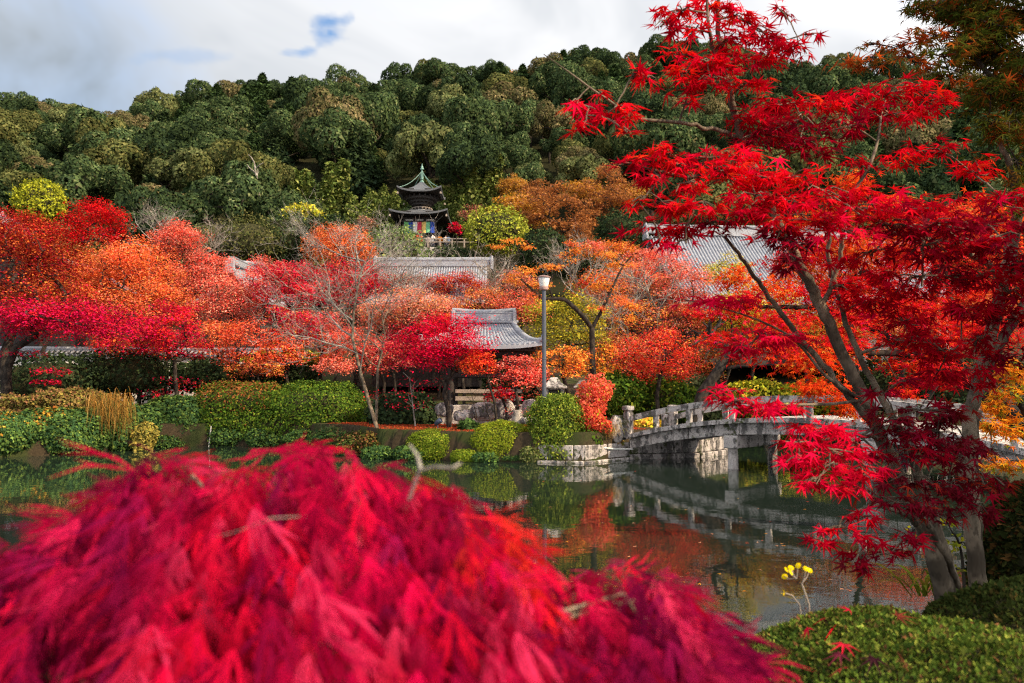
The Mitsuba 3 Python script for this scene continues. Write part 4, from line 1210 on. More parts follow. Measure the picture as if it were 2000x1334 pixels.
for i, (x, t, b, r, Y, pal, lb) in enumerate(((590, 838, 880, 36, 35.6, P_IVY, 'ivy trailing to the water under the clipped hedge'), (515, 836, 874, 40, 36.3, P_IVY, 'ivy trailing to the water below the hedge, second from the pole'), (440, 832, 872, 40, 36.6, P_IVY, 'ivy trailing to the water right of the thin white pole'),
                                               (700, 845, 890, 40, 31.2, [(3, lin(84, 92, 44)), (2, lin(120, 84, 60)), (2, lin(60, 76, 36))], 'low mixed plants at the foot of the bare white tree'), (735, 872, 896, 30, 29.4, P_IVY, 'dark low plants at the waterline right of the bare white tree'), (800, 870, 900, 30, 28.6, P_IVY, 'dark low plants at the waterline left of the rounded azalea'),
                                               (1038, 870, 902, 22, 27.7, [(3, lin(130, 132, 84)), (2, lin(84, 100, 50))], 'pale grassy plants between the largest azalea and the granite wall'), (1130, 838, 874, 40, 28.0, P_HEDGE, 'green plants hanging over the granite blocks below the nandina'), (1190, 846, 872, 26, 28.9, [(3, lin(140, 110, 64)), (2, lin(96, 104, 50))], 'dry plants at the top of the granite wall beside the bridge'), (945, 884, 902, 30, 27.9, P_IVY, 'dark plants at the water under the largest azalea'), (370, 846, 876, 44, 36.9, P_IVY, 'ivy trailing to the water left of the thin white pole'), (650, 838, 884, 46, 33.4, P_IVY, 'mixed ivy at the waterline beside the feathery pine shrub'), (690, 862, 894, 36, 31.0, P_IVY, 'ivy below the low mixed plants at the waterline'), (728, 846, 886, 36, 30.2, [(3, lin(100, 88, 44)), (2, lin(130, 80, 56)), (2, lin(66, 80, 38))], 'reddish low plants between the bare white tree and the dull azalea'), (300, 850, 880, 50, 35.2, P_IVY, 'dark ivy beside the pale yellow shrub at the waterline'))):
    shrub('bank_plants', x, t, b, r, Y, pal, lb, 'plant', .095, 3000, .8, 2.3, rough=.9, lump=.4, fluff=.4)
for i, (x, t, b, r, Y) in enumerate(((30, 778, 815, 46, 32.2), (95, 768, 810, 48, 33), (150, 764, 806, 46, 34.2), (200, 778, 812, 40, 35.4))):
    shrub('wild_shrub', x, t - 4, b, r, Y, MIXB, ['brownish wild shrub at the left edge above the ivy', 'dry tan wild shrub above the broad ivy mat', 'yellowish wild shrub left of the golden grass', 'wild shrub behind the golden grass'][i], 'shrub', .10, 6000, .8, 2.0, rough=1.0, lump=.9, fluff=.6)
shrub('yellow_shrub', 280, 828, 876, 22, 33.4, [(3, lin(176, 158, 78)), (2, lin(150, 142, 66)), (2, lin(100, 104, 54))], 'small pale yellow leaved shrub hanging over the water', 'shrub', .13, 1500, .8, 2.2, rough=.9, lump=.4, fluff=.4)
shrub('fern', 322, 850, 866, 12, 35.6, [(3, lin(120, 160, 40)), (2, lin(90, 130, 40))], 'small bright green fern at the waterline beside the pale yellow shrub', 'fern', .16, 500, .8, 2.2, rough=.9, lump=.4, fluff=.5)
shrub('azalea', 845, 838, 897, 50, 29.0, P_AZALEA, 'rounded clipped azalea left of the brightest clipped azalea', 'azalea', .055, 20000, .8, 2.6, RHOMB, lump=.16, fluff=.2)
shrub('azalea', 980, 824, 893, 62, 28.6, [(4, lin(134, 148, 40)), (3, lin(100, 122, 34)), (1, lin(176, 172, 60))], 'largest bright clipped azalea standing left of the tall bush', 'azalea', .055, 24000, .8, 2.8, RHOMB, lump=.16, fluff=.2)
shrub('azalea', 906, 878, 902, 26, 28.0, P_AZALEA, 'small low azalea at the waterline between two clipped ones', 'azalea', .055, 6000, .8, 2.4, RHOMB, lump=.08)
shrub('azalea', 765, 850, 892, 48, 30.6, [(4, lin(86, 100, 40)), (3, lin(110, 100, 48)), (2, lin(60, 80, 32))], 'dull green azalea nearest the crimson foreground leaves', 'azalea', .055, 14000, .8, 2.4, RHOMB, lump=.2)
shrub('azalea', 1020, 885, 900, 40, 28.0, P_IVY, 'flat dark ground shrub at the foot of the largest azalea', 'shrub', .07, 4000, .5, 2.2, RHOMB, lump=.3)
shrub('broadleaf_bush', 915, 816, 852, 20, 29.8, [(4, lin(60, 84, 44)), (2, lin(84, 110, 56))], 'dark broad leaved bush between the two clipped azaleas', 'shrub', .13, 900, .8, 2.2, rough=.9, lump=.4, fluff=.4)
shrub('tall_bush', 1085, 768, 892, 52, 28.0, [(4, lin(108, 128, 44)), (3, lin(74, 100, 40)), (2, lin(156, 164, 64))], 'tall loose green bush growing over the granite blocks below the lamp', 'shrub', .085, 17000, .8, 3, RHOMB, lump=.28, rough=.8, fluff=.3)
shrub('pine_shrub', 655, 832, 880, 46, 33.5, [(3, lin(84, 104, 64)), (2, lin(110, 120, 76)), (1, lin(150, 96, 70))], 'feathery low pine shrub at the foot of the bare white tree', 'shrub', .16, 5000, .8, 2.2, NEEDLE, rough=1, lump=.6, fluff=.6)
for i, (x, t, b, r, Y, pal, lb) in enumerate(((90, 690, 790, 120, 40, EVERD, 'dark evergreen thicket under the red trees at the left edge'), (240, 682, 770, 110, 41, EVERD, 'dark evergreen thicket behind the golden grass'), (400, 700, 760, 70, 42, EVERD, 'dark evergreen shrub left of the coral sparse maple'),
                                              (530, 706, 752, 80, 43, EVERD, 'dark shrub with pale stems behind the clipped hedge'), (560, 686, 712, 90, 46, P_YELLOWGREEN, 'yellow green shrub strip behind the bare white tree'), (790, 770, 842, 70, 34, EVERD, 'dark shrub behind the low crimson sprays'),
                                              (1290, 740, 815, 70, 36, P_HEDGE, 'green shrub under the red orange maple by the bridge'), (1360, 735, 830, 50, 37, EVERL, 'grey green leafy bamboo grass behind the bridge rail'), (1480, 742, 800, 60, 41, P_YELLOWGREEN, 'yellow green shrub behind the middle of the bridge'),
                                              (1590, 744, 800, 60, 41.5, P_YELLOWGREEN, 'yellowish shrub behind the bridge under orange leaves'), (1740, 700, 790, 90, 39, EVERD, 'dark shrub behind the bridge at the right'), (1900, 690, 800, 110, 36, EVERD, 'dark shrub behind the right end of the bridge'),
                                              (1400, 800, 868, 60, 42.5, P_HEDGE, 'green bank shrub seen beneath the bridge'), (1520, 800, 868, 70, 42.8, P_HEDGE, 'green bank shrub beneath the bridge, second from the left'), (1660, 800, 868, 80, 42.3, P_IVY, 'dark green bank shrub beneath the bridge at the right'), (1260, 815, 850, 34, 33, [(3, GOLD), (2, LIME), (2, YELLOW)], 'golden yellow shrub seen through the left bridge rail'),
                                              (1000, 690, 770, 60, 42, EVERD, 'dark evergreen shrub behind the gate pavilion'), (1210, 730, 800, 50, 34, P_HEDGE, 'green shrub between the dark lantern and the bridge'))):
    shrub('garden_shrub', x, t, b, r, Y, pal, lb, 'shrub', .15, 4500, .7, 2.4, rough=.8, lump=.35, fluff=.3)
shrub('nandina', 1160, 742, 800, 34, 28.6, P_CORAL[:1] + [(3, lin(232, 110, 84)), (2, lin(222, 76, 60)), (1, LIME)], 'coral leaved nandina above the granite blocks left of the bridge post', 'shrub', .085, 3600, .8, 2.0, rough=.9, lump=1.1, mat='m_leaf', fluff=.9)
shrub('nandina', 1152, 800, 838, 38, 28.2, [(4, lin(230, 84, 66)), (2, lin(226, 110, 84)), (1, LIME)], 'lower coral nandina spray over the wall by the bridge post', 'shrub', .085, 3200, .8, 2.0, rough=.9, lump=1.1, mat='m_leaf', fluff=.9)
for i, (x, t, b, r, Y, pal, lb) in enumerate(((770, 440, 522, 60, 70, [(4, lin(112, 134, 74)), (3, lin(84, 110, 66)), (1, lin(150, 160, 92))], 'rounded grey green tree in front of the pagoda at its left'), (75, 352, 420, 44, 76, [(4, lin(168, 170, 50)), (3, lin(128, 138, 44))], 'rounded yellow green tree at the far left above red maples'),
                                              (968, 402, 480, 62, 74, [(4, lin(160, 166, 60)), (3, lin(116, 132, 50)), (1, lin(190, 186, 80))], 'bright yellow green rounded tree right of the pagoda'), (480, 422, 510, 80, 70, EVERO, 'olive shrub mass above the coral maples'), (400, 440, 500, 40, 72, EVERL, 'pale olive shrub right of the coral maple top'),
                                              (560, 415, 500, 60, 72, EVER, 'dark green shrub mass left of the bright orange maple'), (590, 400, 440, 40, 76, [(3, LIME), (2, YELLOW), (2, OLIVE)], 'yellow leaved shrub on the slope left of the pagoda'), (640, 420, 480, 50, 71, EVERD, 'dark shrub behind the bright orange maple'),
                                              (1060, 446, 520, 44, 72, EVERD, 'dark blue green bush below the russet tree'), (1140, 470, 530, 60, 72, EVERD, 'dark bush below the russet orange tree'), (1215, 410, 480, 50, 74, EVERD, 'dark bush left of the great roof'), (880, 480, 530, 50, 76, EVER, 'green shrub under the terrace fence'), (120, 440, 520, 70, 62, EVERL, 'pale green tree between the red maples at the left'),
                                              (1765, 485, 505, 22, 44, EVERD, 'small clipped dark pine before the smaller tiled hall'))):
    shrub('slope_shrub', x, t, b, r, Y, pal, lb, 'tree', .25, 4600, .9, 2.2, RHOMB, lump=.42, rough=.7, fluff=.2)

# hanging golden grass and other strands
key = key_of('pampas_grass')
rng = np.random.default_rng(21)
ms = []
for (cx, cy, Y, nn, sp, hang) in ((205, 768, 32.6, 230, 34, 56), (238, 772, 33.0, 150, 22, 62), (196, 768, 32.4, 90, 34, 36)):
    for i in range(nn):
        b = P(cx + rng.normal(0, sp * .45), cy + rng.normal(10, 9), Y) + [0, rng.normal(0, .2), 0]
        o = np.array([rng.normal(0.30, .50), -abs(rng.normal(.5, .35)), 0]); L = 0.9 * M(hang, Y) * (.3 + 1.1 * rng.random())
        t = np.linspace(0, 1, 6)[:, None]
        p = b + o * t * L * .55 + np.array([0, 0, 1.0]) * (0.22 * t - 1.2 * t * t) * L
        side = unit(np.cross(o, [0, 0, 1.0])) * .012 * (1.1 - t)
        v = np.empty((12, 3)); v[0::2] = p - side; v[1::2] = p + side
        f = np.array([[2 * k, 2 * k + 1, 2 * k + 3] for k in range(5)] + [[2 * k, 2 * k + 3, 2 * k + 2] for k in range(5)])
        ms.append((v, f, np.repeat(pick(rng, [(4, lin(160, 118, 56)), (3, lin(128, 90, 42)), (2, lin(112, 112, 54)), (1, lin(186, 150, 92))], 1, .25), 12, 0)))
put(key, join(ms)[:2], 'm_leaf', False, join(ms)[2])
lab(key, 'clump of hanging golden grass on the left bank', 'grass')
key = key_of('dry_grass')
ms = []
for i in range(240):
    b = P(1190 + rng.normal(0, 10), 838 + rng.normal(0, 6), 28.2)
    o = np.array([rng.normal(0.0, .7), -abs(rng.normal(.4, .35)), 0]); L = .7 * (.5 + .6 * rng.random())
    t = np.linspace(0, 1, 5)[:, None]
    p = b + o * t * L * .6 + np.array([0, 0, 1.0]) * (0.9 * t - 1.35 * t * t) * L
    side = unit(np.cross(o, [0, 0, 1.0])) * .008 * (1.1 - t)
    v = np.empty((10, 3)); v[0::2] = p - side; v[1::2] = p + side
    f = np.array([[2 * k, 2 * k + 1, 2 * k + 3] for k in range(4)] + [[2 * k, 2 * k + 3, 2 * k + 2] for k in range(4)])
    ms.append((v, f, np.repeat(pick(rng, [(4, lin(176, 140, 84)), (2, lin(150, 150, 70)), (2, lin(120, 84, 56))], 1, .15), 10, 0)))
put(key, join(ms)[:2], 'm_leaf', False, join(ms)[2])
lab(key, 'tuft of dry brown grass over the stones at the bridge end', 'grass')

# fallen leaves on the far bank
rng = np.random.default_rng(23)
xs, ys = rng.uniform(-9, 5.5, 30000), rng.uniform(28.4, 37, 30000)
sd = shapely.distance(POND, shapely.points(xs, ys))
k = (sd > .3); xs, ys = xs[k], ys[k]
pos = np.stack([xs, ys, ground_z(xs, ys) + .015], 1)
V, F, C = leaves(RHOMB, pos, rng.normal(0, .25, pos.shape) + [0, 0, 1], rng.normal(0, 1, pos.shape), .085, pick(rng, [(3, lin(190, 60, 44)), (3, lin(150, 80, 50)), (2, lin(206, 110, 60)), (1, lin(110, 50, 36))], len(pos), .2))
put('fallen_leaves', (V, F), 'm_leaf', False, C)
lab('fallen_leaves', 'carpet of red and brown fallen leaves on the far bank', kind='stuff')

# ------------------------------------------------------------------ maples and other trees of the far bank
D = dict
maple('maple_tree', 185, 448, 72, 68, 50, (205, None), [(4, lin(200, 16, 30)), (3, RED), (2, lin(230, 50, 30)), (1, DEEP)], 'vivid red maple whose top rises against the dark hill at the left')
maple('maple_tree', 35, 540, 120, 125, 37, (20, None), P_DARKRED, 'large rust red maple at the left edge with dark trunk', trunk_px=[(10, 690), (25, 640), (40, 600)], r0=.22, extra=[(120, 640, 70, 14)])
maple('maple_tree', 30, 455, 88, 56, 48, (0, None), P_DARKRED + [(3, RED)], 'dark red maple at the left edge above the large rust red one')
maple('maple_tree', 255, 540, 110, 90, 47, (250, None), P_ORANGE + [(2, CORAL)], 'big orange maple in the middle of the left group')
maple('maple_tree', 350, 470, 62, 48, 53, (340, None), P_CORAL, 'coral maple in front of grey bare twigs')
maple('maple_tree', 110, 585, 95, 60, 44, (100, None), [(3, RUST), (3, lin(214, 80, 50)), (2, GOLD), (1, CRIMSON)], 'rust and gold maple behind the long crimson branch')
maple('maple_tree', 130, 628, 170, 36, 34, (12, None), P_CRIMSON, 'crimson maple stretching long level branches over the left bank', trunk_px=[(14, 720), (30, 680), (70, 655)], r0=.16, barkm='m_bark_dark', extra=[(60, 690, 40, 8), (120, 725, 34, 7), (90, 745, 26, 6), (225, 640, 60, 14)], pads=34)
maple('maple_tree', 338, 650, 72, 75, 38.6, (343, None), P_CRIMSON + [(1, lin(240, 70, 30))], 'slender crimson maple with tiers of foliage above the left hedge', extra=[(300, 765, 42, 12), (370, 748, 36, 14), (330, 740, 40, 10), (285, 770, 40, 9)], pads=30)
maple('maple_tree', 440, 590, 85, 62, 47, (450, None), [(3, CORAL), (3, PINK), (2, TAN), (2, RED)], 'salmon pink maple behind the slender crimson maple')
maple('maple_tree', 490, 675, 78, 62, 40, (500, None), [(4, lin(236, 104, 56)), (2, CORAL), (2, lin(220, 60, 50))], 'thin orange coral maple behind the clipped hedge', density=.55, leaf=.11)
maple('maple_tree', 560, 560, 70, 62, 46, (565, None), P_CRIMSON + [(3, CORAL)], 'crimson and coral maple left of the bare white tree')
maple('maple_tree', 520, 545, 60, 50, 50, (515, None), P_CORAL + [(2, CRIMSON)], 'coral maple under the small hall roof ridge')
maple('maple_tree', 570, 640, 62, 58, 42, (575, None), [(4, lin(190, 16, 50)), (3, CRIMSON), (1, GOLD)], 'deep crimson maple with dark twin stems left of the bare white tree')
maple('maple_tree', 668, 480, 78, 46, 58, (670, None), P_ORANGE, 'bright orange maple standing highest in the middle of the garden', extra=[(632, 445, 20, 14), (690, 448, 30, 14)])
maple('maple_tree', 690, 560, 78, 68, 49, (690, None), P_CRIMSON + [(2, ORANGE)], 'crimson maple behind the bare white tree')
maple('maple_tree', 795, 556, 80, 26, 50, (800, None), [(3, lin(196, 30, 50)), (3, RUST), (2, GREEN)], 'low red and green maple in front of the long hall roof')
maple('maple_tree', 890, 560, 66, 34, 49, (885, None), [(3, ORANGE), (3, CRIMSON), (2, RUST)], 'mixed red orange maple in front of the long hall roof at its right')
maple('maple_tree', 800, 605, 100, 44, 44, (800, None), [(3, PINK), (3, TAN), (2, CORAL), (1, GOLD)], 'pinkish thin maple above the vivid crimson maple', density=.9)
maple('maple_tree', 690, 690, 80, 60, 42, (700, None), [(3, CORAL), (3, lin(240, 70, 40)), (2, PINK)], 'coral maple seen through the twigs of the bare white tree', density=.7)
maple('maple_tree', 862, 672, 112, 72, 31.2, (878, None), [(6, lin(220, 18, 70)), (2, RED), (1, DEEP)], 'vivid crimson maple in front of the gate pavilion', extra=[(765, 768, 52, 15), (830, 748, 56, 17), (800, 788, 52, 13), (930, 636, 50, 30), (760, 705, 40, 20)], pads=56, trunk_px=[(876, 800), (868, 770), (872, 745)], density=1.15, leaf=.09)
maple('maple_tree', 935, 715, 46, 36, 30.4, (972, None), P_REDORANGE, 'small orange red maple with a thin leaning stem by the gate pavilion', trunk_px=[(965, 780), (955, 750)], r0=.05, leaf=.085)
maple('maple_tree', 1010, 730, 55, 46, 30.8, (1005, None), [(4, CORAL), (3, RED), (2, PINK)], 'coral red maple left of the lamp post', density=.75, leaf=.085, extra=[(1010, 800, 26, 10), (1040, 770, 20, 14)])
maple('maple_tree', 1095, 705, 62, 46, 34, (1105, None), P_GOLD, 'orange gold maple right of the lamp post', density=.8)
maple('maple_tree', 1105, 632, 92, 70, 37.5, (1110, None), [(4, lin(190, 190, 70)), (3, YELLOW), (2, GREEN)], 'yellow green tree behind the lamp post', leaf=.12)
maple('maple_tree', 1290, 520, 66, 42, 50, (1290, None), P_CORAL, 'coral maple left of the great roof')
maple('maple_tree', 1190, 490, 60, 26, 54, (1190, None), P_GOLD + [(2, CORAL)], 'orange gold maple behind the forked golden one')
maple('maple_tree', 1290, 700, 92, 66, 34, (1285, None), [(3, CORAL), (4, RED), (3, lin(240, 70, 36)), (1, GOLD)], 'red orange maple behind the left end of the bridge', trunk_px=[(1283, 770), (1290, 730)], density=1.0, leaf=.09, r0=.09)
maple('maple_tree', 1240, 620, 70, 40, 42, (1240, None), [(3, GOLD), (2, CORAL), (2, MAROON)], 'gold and maroon maple above the red orange one', density=.7)
maple('maple_tree', 1395, 690, 66, 50, 38, (1400, None), [(3, RUST), (3, lin(206, 110, 50)), (2, OLIVE)], 'rust olive maple behind the leaning dark trunk', density=.9)
maple('maple_tree', 1420, 530, 48, 44, 46, (1425, None), [(4, lin(226, 212, 100)), (2, YELLOW), (2, LIME)], 'pale yellow pine like tree in front of the great roof', density=.7)
maple('maple_tree', 1340, 560, 60, 60, 44, (1345, None), P_CORAL + [(2, OLIVE)], 'coral maple in front of the great roof')
maple('maple_tree', 1480, 600, 90, 60, 41, (1480, None), [(3, YELLOW), (2, LIME), (2, GOLD)], 'yellow tree behind the near red maple')
maple('maple_tree', 1700, 640, 120, 60, 40, (1700, None), [(3, YELLOW), (2, GOLD), (2, PINK)], 'yellow maple glimpsed behind red leaves above the bridge')
maple('maple_tree', 890, 447, 16, 16, 80, (890, None), P_CRIMSON, 'small crimson maple right of the pagoda banner', leaf=.2)
maple('maple_tree', 925, 420, 30, 26, 84, (925, None), [(3, lin(190, 100, 100)), (2, TAN)], 'pinkish bare maple right of the pagoda roofs', density=.35, leaf=.16)
maple('maple_tree', 715, 440, 26, 22, 76, (715, None), [(3, lin(190, 130, 120)), (2, TAN)], 'pinkish thin tree left of the grey green tree', density=.4, leaf=.16)
maple('maple_tree', 815, 466, 12, 8, 74, (812, None), P_ORANGE, 'little orange maple top beside the rounded grey green tree', leaf=.16)
for i, (x, y, rx, ry, Y, pal, lb) in enumerate(((1850, 470, 150, 90, 30, P_REDORANGE, 'red orange maple far behind the near trunks at the right'), (1650, 520, 130, 70, 34, P_REDORANGE + [(2, GOLD)], 'orange red maple behind the near red trunk'))):
    maple('maple_tree', x, y, rx, ry, Y, (x, None), pal, lb)

for (x, y, rx, ry, Y, pal, lb) in ((60, 470, 80, 60, 53, P_DARKRED, 'dark rust maple behind the large rust red one'), (130, 520, 80, 60, 53, [(3, RUST), (2, RED), (2, GOLD)], 'rust and red maple left of the vivid red maple foot'),
                                   (200, 605, 95, 46, 46, [(3, TAN), (3, RUST), (2, CORAL)], 'tan and rust maple above the long crimson branch'), (305, 600, 90, 56, 45.5, P_ORANGE + [(2, CORAL)], 'orange coral maple behind the slender crimson maple at its left'),
                                   (395, 540, 80, 58, 51, P_CORAL, 'coral maple right of the big orange maple'), (265, 665, 100, 40, 41, [(3, RED), (2, ORANGE), (3, CRIMSON)], 'bright red orange maple between the long crimson branch and the slender crimson maple'),
                                   (425, 665, 60, 48, 43, P_ORANGE + [(3, CORAL)], 'orange coral maple right of the slender crimson maple'), (615, 560, 62, 60, 48.5, P_CRIMSON + [(2, lin(200, 60, 60))], 'crimson maple directly below the bright orange maple'),
                                   (625, 650, 80, 50, 43.5, P_CORAL + [(3, CRIMSON)], 'coral and crimson maple behind the left twigs of the bare white tree'), (750, 545, 66, 46, 53, P_CRIMSON, 'crimson maple at the left end of the long hall roof'),
                                   (742, 630, 72, 46, 46, P_PINKTAN, 'pink tan maple right of the bare white tree'), (765, 695, 62, 46, 41, P_CORAL + [(2, CRIMSON)], 'coral maple left of the vivid crimson maple'), (850, 605, 72, 30, 47, [(3, TAN), (2, GOLD), (2, CORAL)], 'tan and gold maple above the pavilion ridge'),
                                   (945, 590, 66, 34, 45, [(3, CORAL), (2, GOLD), (2, TAN)], 'coral and gold maple right of the long hall roof'), (1015, 605, 62, 44, 44, P_CORAL + [(2, RUST)], 'coral rust maple right of the pavilion ridge'), (1000, 555, 56, 32, 48, P_PINKTAN, 'pink tan maple under the pale arching bare tree'),
                                   (1180, 565, 72, 50, 47, P_GOLD + [(3, CORAL)], 'gold coral maple inside the fork of the golden maple'), (1245, 545, 62, 50, 48.5, P_CORAL + [(3, GOLD)], 'coral gold maple left of the great roof'), (1205, 680, 60, 50, 41, [(3, TAN), (2, GOLD), (2, CORAL)], 'tan gold maple behind the red orange one at its left'),
                                   (1165, 705, 52, 46, 38.5, P_GOLD + [(1, LIME)], 'golden maple behind the coral nandina'), (1330, 625, 66, 46, 43, P_CORAL + [(2, OLIVE), (2, GOLD)], 'coral olive maple below the great roof'), (1425, 620, 66, 56, 44, [(3, LIME), (3, YELLOW), (1, CORAL)], 'yellow green tree below the great roof'),
                                   (1360, 735, 60, 40, 40, [(3, RUST), (2, CORAL), (2, OLIVE)], 'rusty maple behind the thick leaning trunk'), (1240, 745, 50, 36, 37, P_CORAL + [(2, GOLD)], 'coral gold maple between the dark lantern and the bridge post'), (1050, 740, 40, 34, 33, P_CORAL + [(2, RED)], 'coral maple behind the lamp post foot'),
                                   (900, 640, 60, 40, 42, P_REDORANGE, 'red orange maple left of the pavilion roof'), (980, 770, 40, 18, 31, P_RED, 'low red maple spray before the pavilion plinth'), (560, 690, 60, 36, 41.5, [(3, CORAL), (2, GOLD), (2, RED)], 'coral gold maple beside the dark twin stems')):
    maple('maple_tree', x, y, rx, ry, Y, (x + 6, None), pal, lb, density=.8)
for (x, y, rx, ry, Y, pal, lb) in ((1570, 640, 110, 60, 36, P_GOLD + [(2, LIME)], 'gold green maple seen between the near trunks above the bridge'), (1760, 630, 110, 62, 35, P_CORAL + [(2, GOLD)], 'coral gold maple behind the dark limb at the right'), (1920, 610, 110, 66, 32, P_ORANGE, 'orange maple far behind the right near trunk'), (500, 720, 60, 22, 40, [(3, RUST), (2, CORAL), (2, GOLD)], 'low rusty maple spray behind the clipped hedge'), (655, 715, 50, 18, 39, P_CORAL, 'low coral spray over the clipped hedge end')):
    maple('maple_tree', x, y, rx, ry, Y, (x + 6, None), pal, lb, density=.8)


def bare_tree(name, pts, r0, seed, label, barkm='m_bark_pale', levels=4, spread=.75, length=1.7, twigs=3, category='bare tree', droop=0.0, flat=1.0):
    """A leafless tree: stem polyline and branching twigs."""
    rng = np.random.default_rng(seed)
    ch = []
    pts = np.array(pts, float)
    r0 = r0 * (.75 if levels > 2 else 1)
    ch.append((pts, np.linspace(r0, r0 * .3, len(pts))))

    def grow(p, d, L, r, lev):
        k = 4
        q = [p]
        for i in range(k):
            d = unit(d + rng.normal(0, .2, 3) + np.array([0, 0, .06 - droop]))
            q.append(q[-1] + d * L / k)
        ch.append((np.array(q), np.linspace(r, r * .5, k + 1)))
        if lev <= 0: return
        for i in range(twigs):
            j = rng.integers(1, k + 1)
            nd = unit(d + rng.normal(0, spread, 3) * np.array([1, 1, .8 * flat]))
            grow(q[j], nd, L * (.55 + .25 * rng.random()), max(r * .5, .005), lev - 1)
    cum = np.linspace(.35, 1, 9)
    for c in cum:
        f = c * (len(pts) - 1); i = min(int(f), len(pts) - 2); p = pts[i] + (pts[i + 1] - pts[i]) * (f - i)
        ax = unit(pts[i + 1] - pts[i])
        a = rng.random() * 2 * np.pi
        d = unit(np.array([math.cos(a), math.sin(a) * .6, (.5 * rng.random() + .02) * flat]) + ax * .35 * flat)
        grow(p, d, length * (1.15 - .45 * c), r0 * .40, levels - 1)
    key = key_of(name)
    part(key, 'trunk', join([tube(ch[0][0], ch[0][1], 8)]), 'm_bark_grey' if levels > 2 else barkm, True)
    part(key, 'branches', join([tube(p, r, 4 if r[0] > .012 else 3, cap=False) for p, r in ch[1:]]), barkm, True)
    lab(key, label, category)


def pts_of(px, Y, foot=True):
    q = [P(x, y, Y) for x, y in px]
    if foot: q[0][2] = float(ground_z(q[0][0], q[0][1])) - .1
    return q


bare_tree('bare_tree', pts_of([(738, 850), (722, 790), (705, 730), (688, 660), (692, 600), (702, 545), (712, 510)], 30.6), .12, 5, 'bare white twigged tree left of the vivid crimson maple', length=2.9, levels=5, twigs=4, flat=.75)
bare_tree('bare_tree', pts_of([(735, 790), (738, 720), (752, 660), (745, 610)], 33), .10, 6, 'second grey bare tree behind the white twigged one', barkm='m_bark_grey', length=1.7)
bare_tree('bare_tree', pts_of([(1000, 700), (985, 620), (965, 570), (955, 530)], 47), .15, 7, 'pale bare tree with arching twigs right of the long hall roof', length=2.2, twigs=4)
bare_tree('bare_tree', pts_of([(1150, 640), (1142, 580), (1125, 545), (1120, 525)], 44), .16, 8, 'lichen grey bare tree among orange leaves right of the lamp', length=2.0, twigs=4)
bare_tree('bare_tree', pts_of([(1290, 660), (1285, 610), (1265, 570), (1250, 545)], 43), .14, 9, 'lichen grey bare tree above the red orange maple', length=2.2, twigs=4, flat=.6)
bare_tree('bare_tree', pts_of([(1235, 700), (1225, 640), (1200, 615)], 40), .10, 10, 'pale bare shrub tree left of the red orange maple', length=2.0, twigs=4)
bare_tree('bare_tree', pts_of([(300, 560), (290, 500), (305, 465), (320, 440)], 58), .15, 12, 'grey bare tree in front of the dark hill above the orange maple', length=2.4, twigs=4)
bare_tree('bare_tree', pts_of([(400, 560), (395, 520), (410, 480)], 55), .12, 13, 'pale bare tree beside the coral maple', length=2.2, twigs=4)
bare_tree('bare_tree', pts_of([(800, 640), (810, 590), (790, 560)], 46), .10, 14, 'greyish bare tree above the pinkish maple', length=2.2, twigs=4)
for i, (pp, Y, lb) in enumerate((([(450, 470), (448, 405), (446, 370)], 90, 'pale bare trunk left of the leaning pale trunk on the slope'), ([(524, 480), (510, 410), (503, 360), (497, 320)], 90, 'leaning pale trunk on the slope left of the pagoda'))):
    bare_tree('pale_trunk', pts_of(pp, Y), .28, 30 + i, lb, levels=1, length=2.0, twigs=2, category='tree')
bare_tree('leaning_pine', pts_of([(1352, 800), (1372, 768), (1400, 728), (1424, 690), (1420, 672), (1392, 662), (1382, 650)], 32.0), .30, 41, 'thick leaning dark trunk behind the bridge rail', barkm='m_bark_dark', levels=2, length=1.4, twigs=2, category='tree')
bare_tree('thin_stems', pts_of([(965, 838), (950, 800), (945, 770)], 30.2), .035, 42, 'thin dark stem left of the leaning maple stem', barkm='m_bark_dark', levels=1, length=.5, twigs=1, category='sapling')
bare_tree('thin_stems', pts_of([(938, 838), (928, 800), (920, 765)], 30.3), .03, 43, 'thinnest dark stem right of the crimson maple trunk', barkm='m_bark_dark', levels=1, length=.5, twigs=1, category='sapling')
bare_tree('thin_stems', pts_of([(812, 835), (806, 790), (800, 740)], 31.8), .04, 44, 'pale thin stem under the low crimson sprays', levels=1, length=.6, twigs=1, category='sapling')

# fallen leaves floating on the pond
rng = np.random.default_rng(31)
fl = []
for i in range(70):
    x, y = rng.uniform(1020, 1700), rng.uniform(915, 1150)
    Y = 2.6 * FOC / (y - HORIZON)
    q = np.array([(x - CX) / FOC * Y, Y, .006])
    if not shapely.contains_xy(POND.buffer(-.3), q[0], q[1]): continue
    c = pick(rng, [(3, lin(200, 150, 120)), (2, lin(180, 60, 50)), (2, lin(210, 150, 60))], 1)
    V, F, C = leaves(PALM5, q[None], np.array([[rng.normal(0, .06), rng.normal(0, .06), 1]]), rng.normal(0, 1, (1, 3)), [.07], c)
    key = key_of('floating_leaf')
    put(key, (V, F), 'm_leaf', False, C)
    lab(key, 'small dry maple leaf floating on the pond between foreground leaves and bridge', 'leaf', 'leaves floating on the pond')

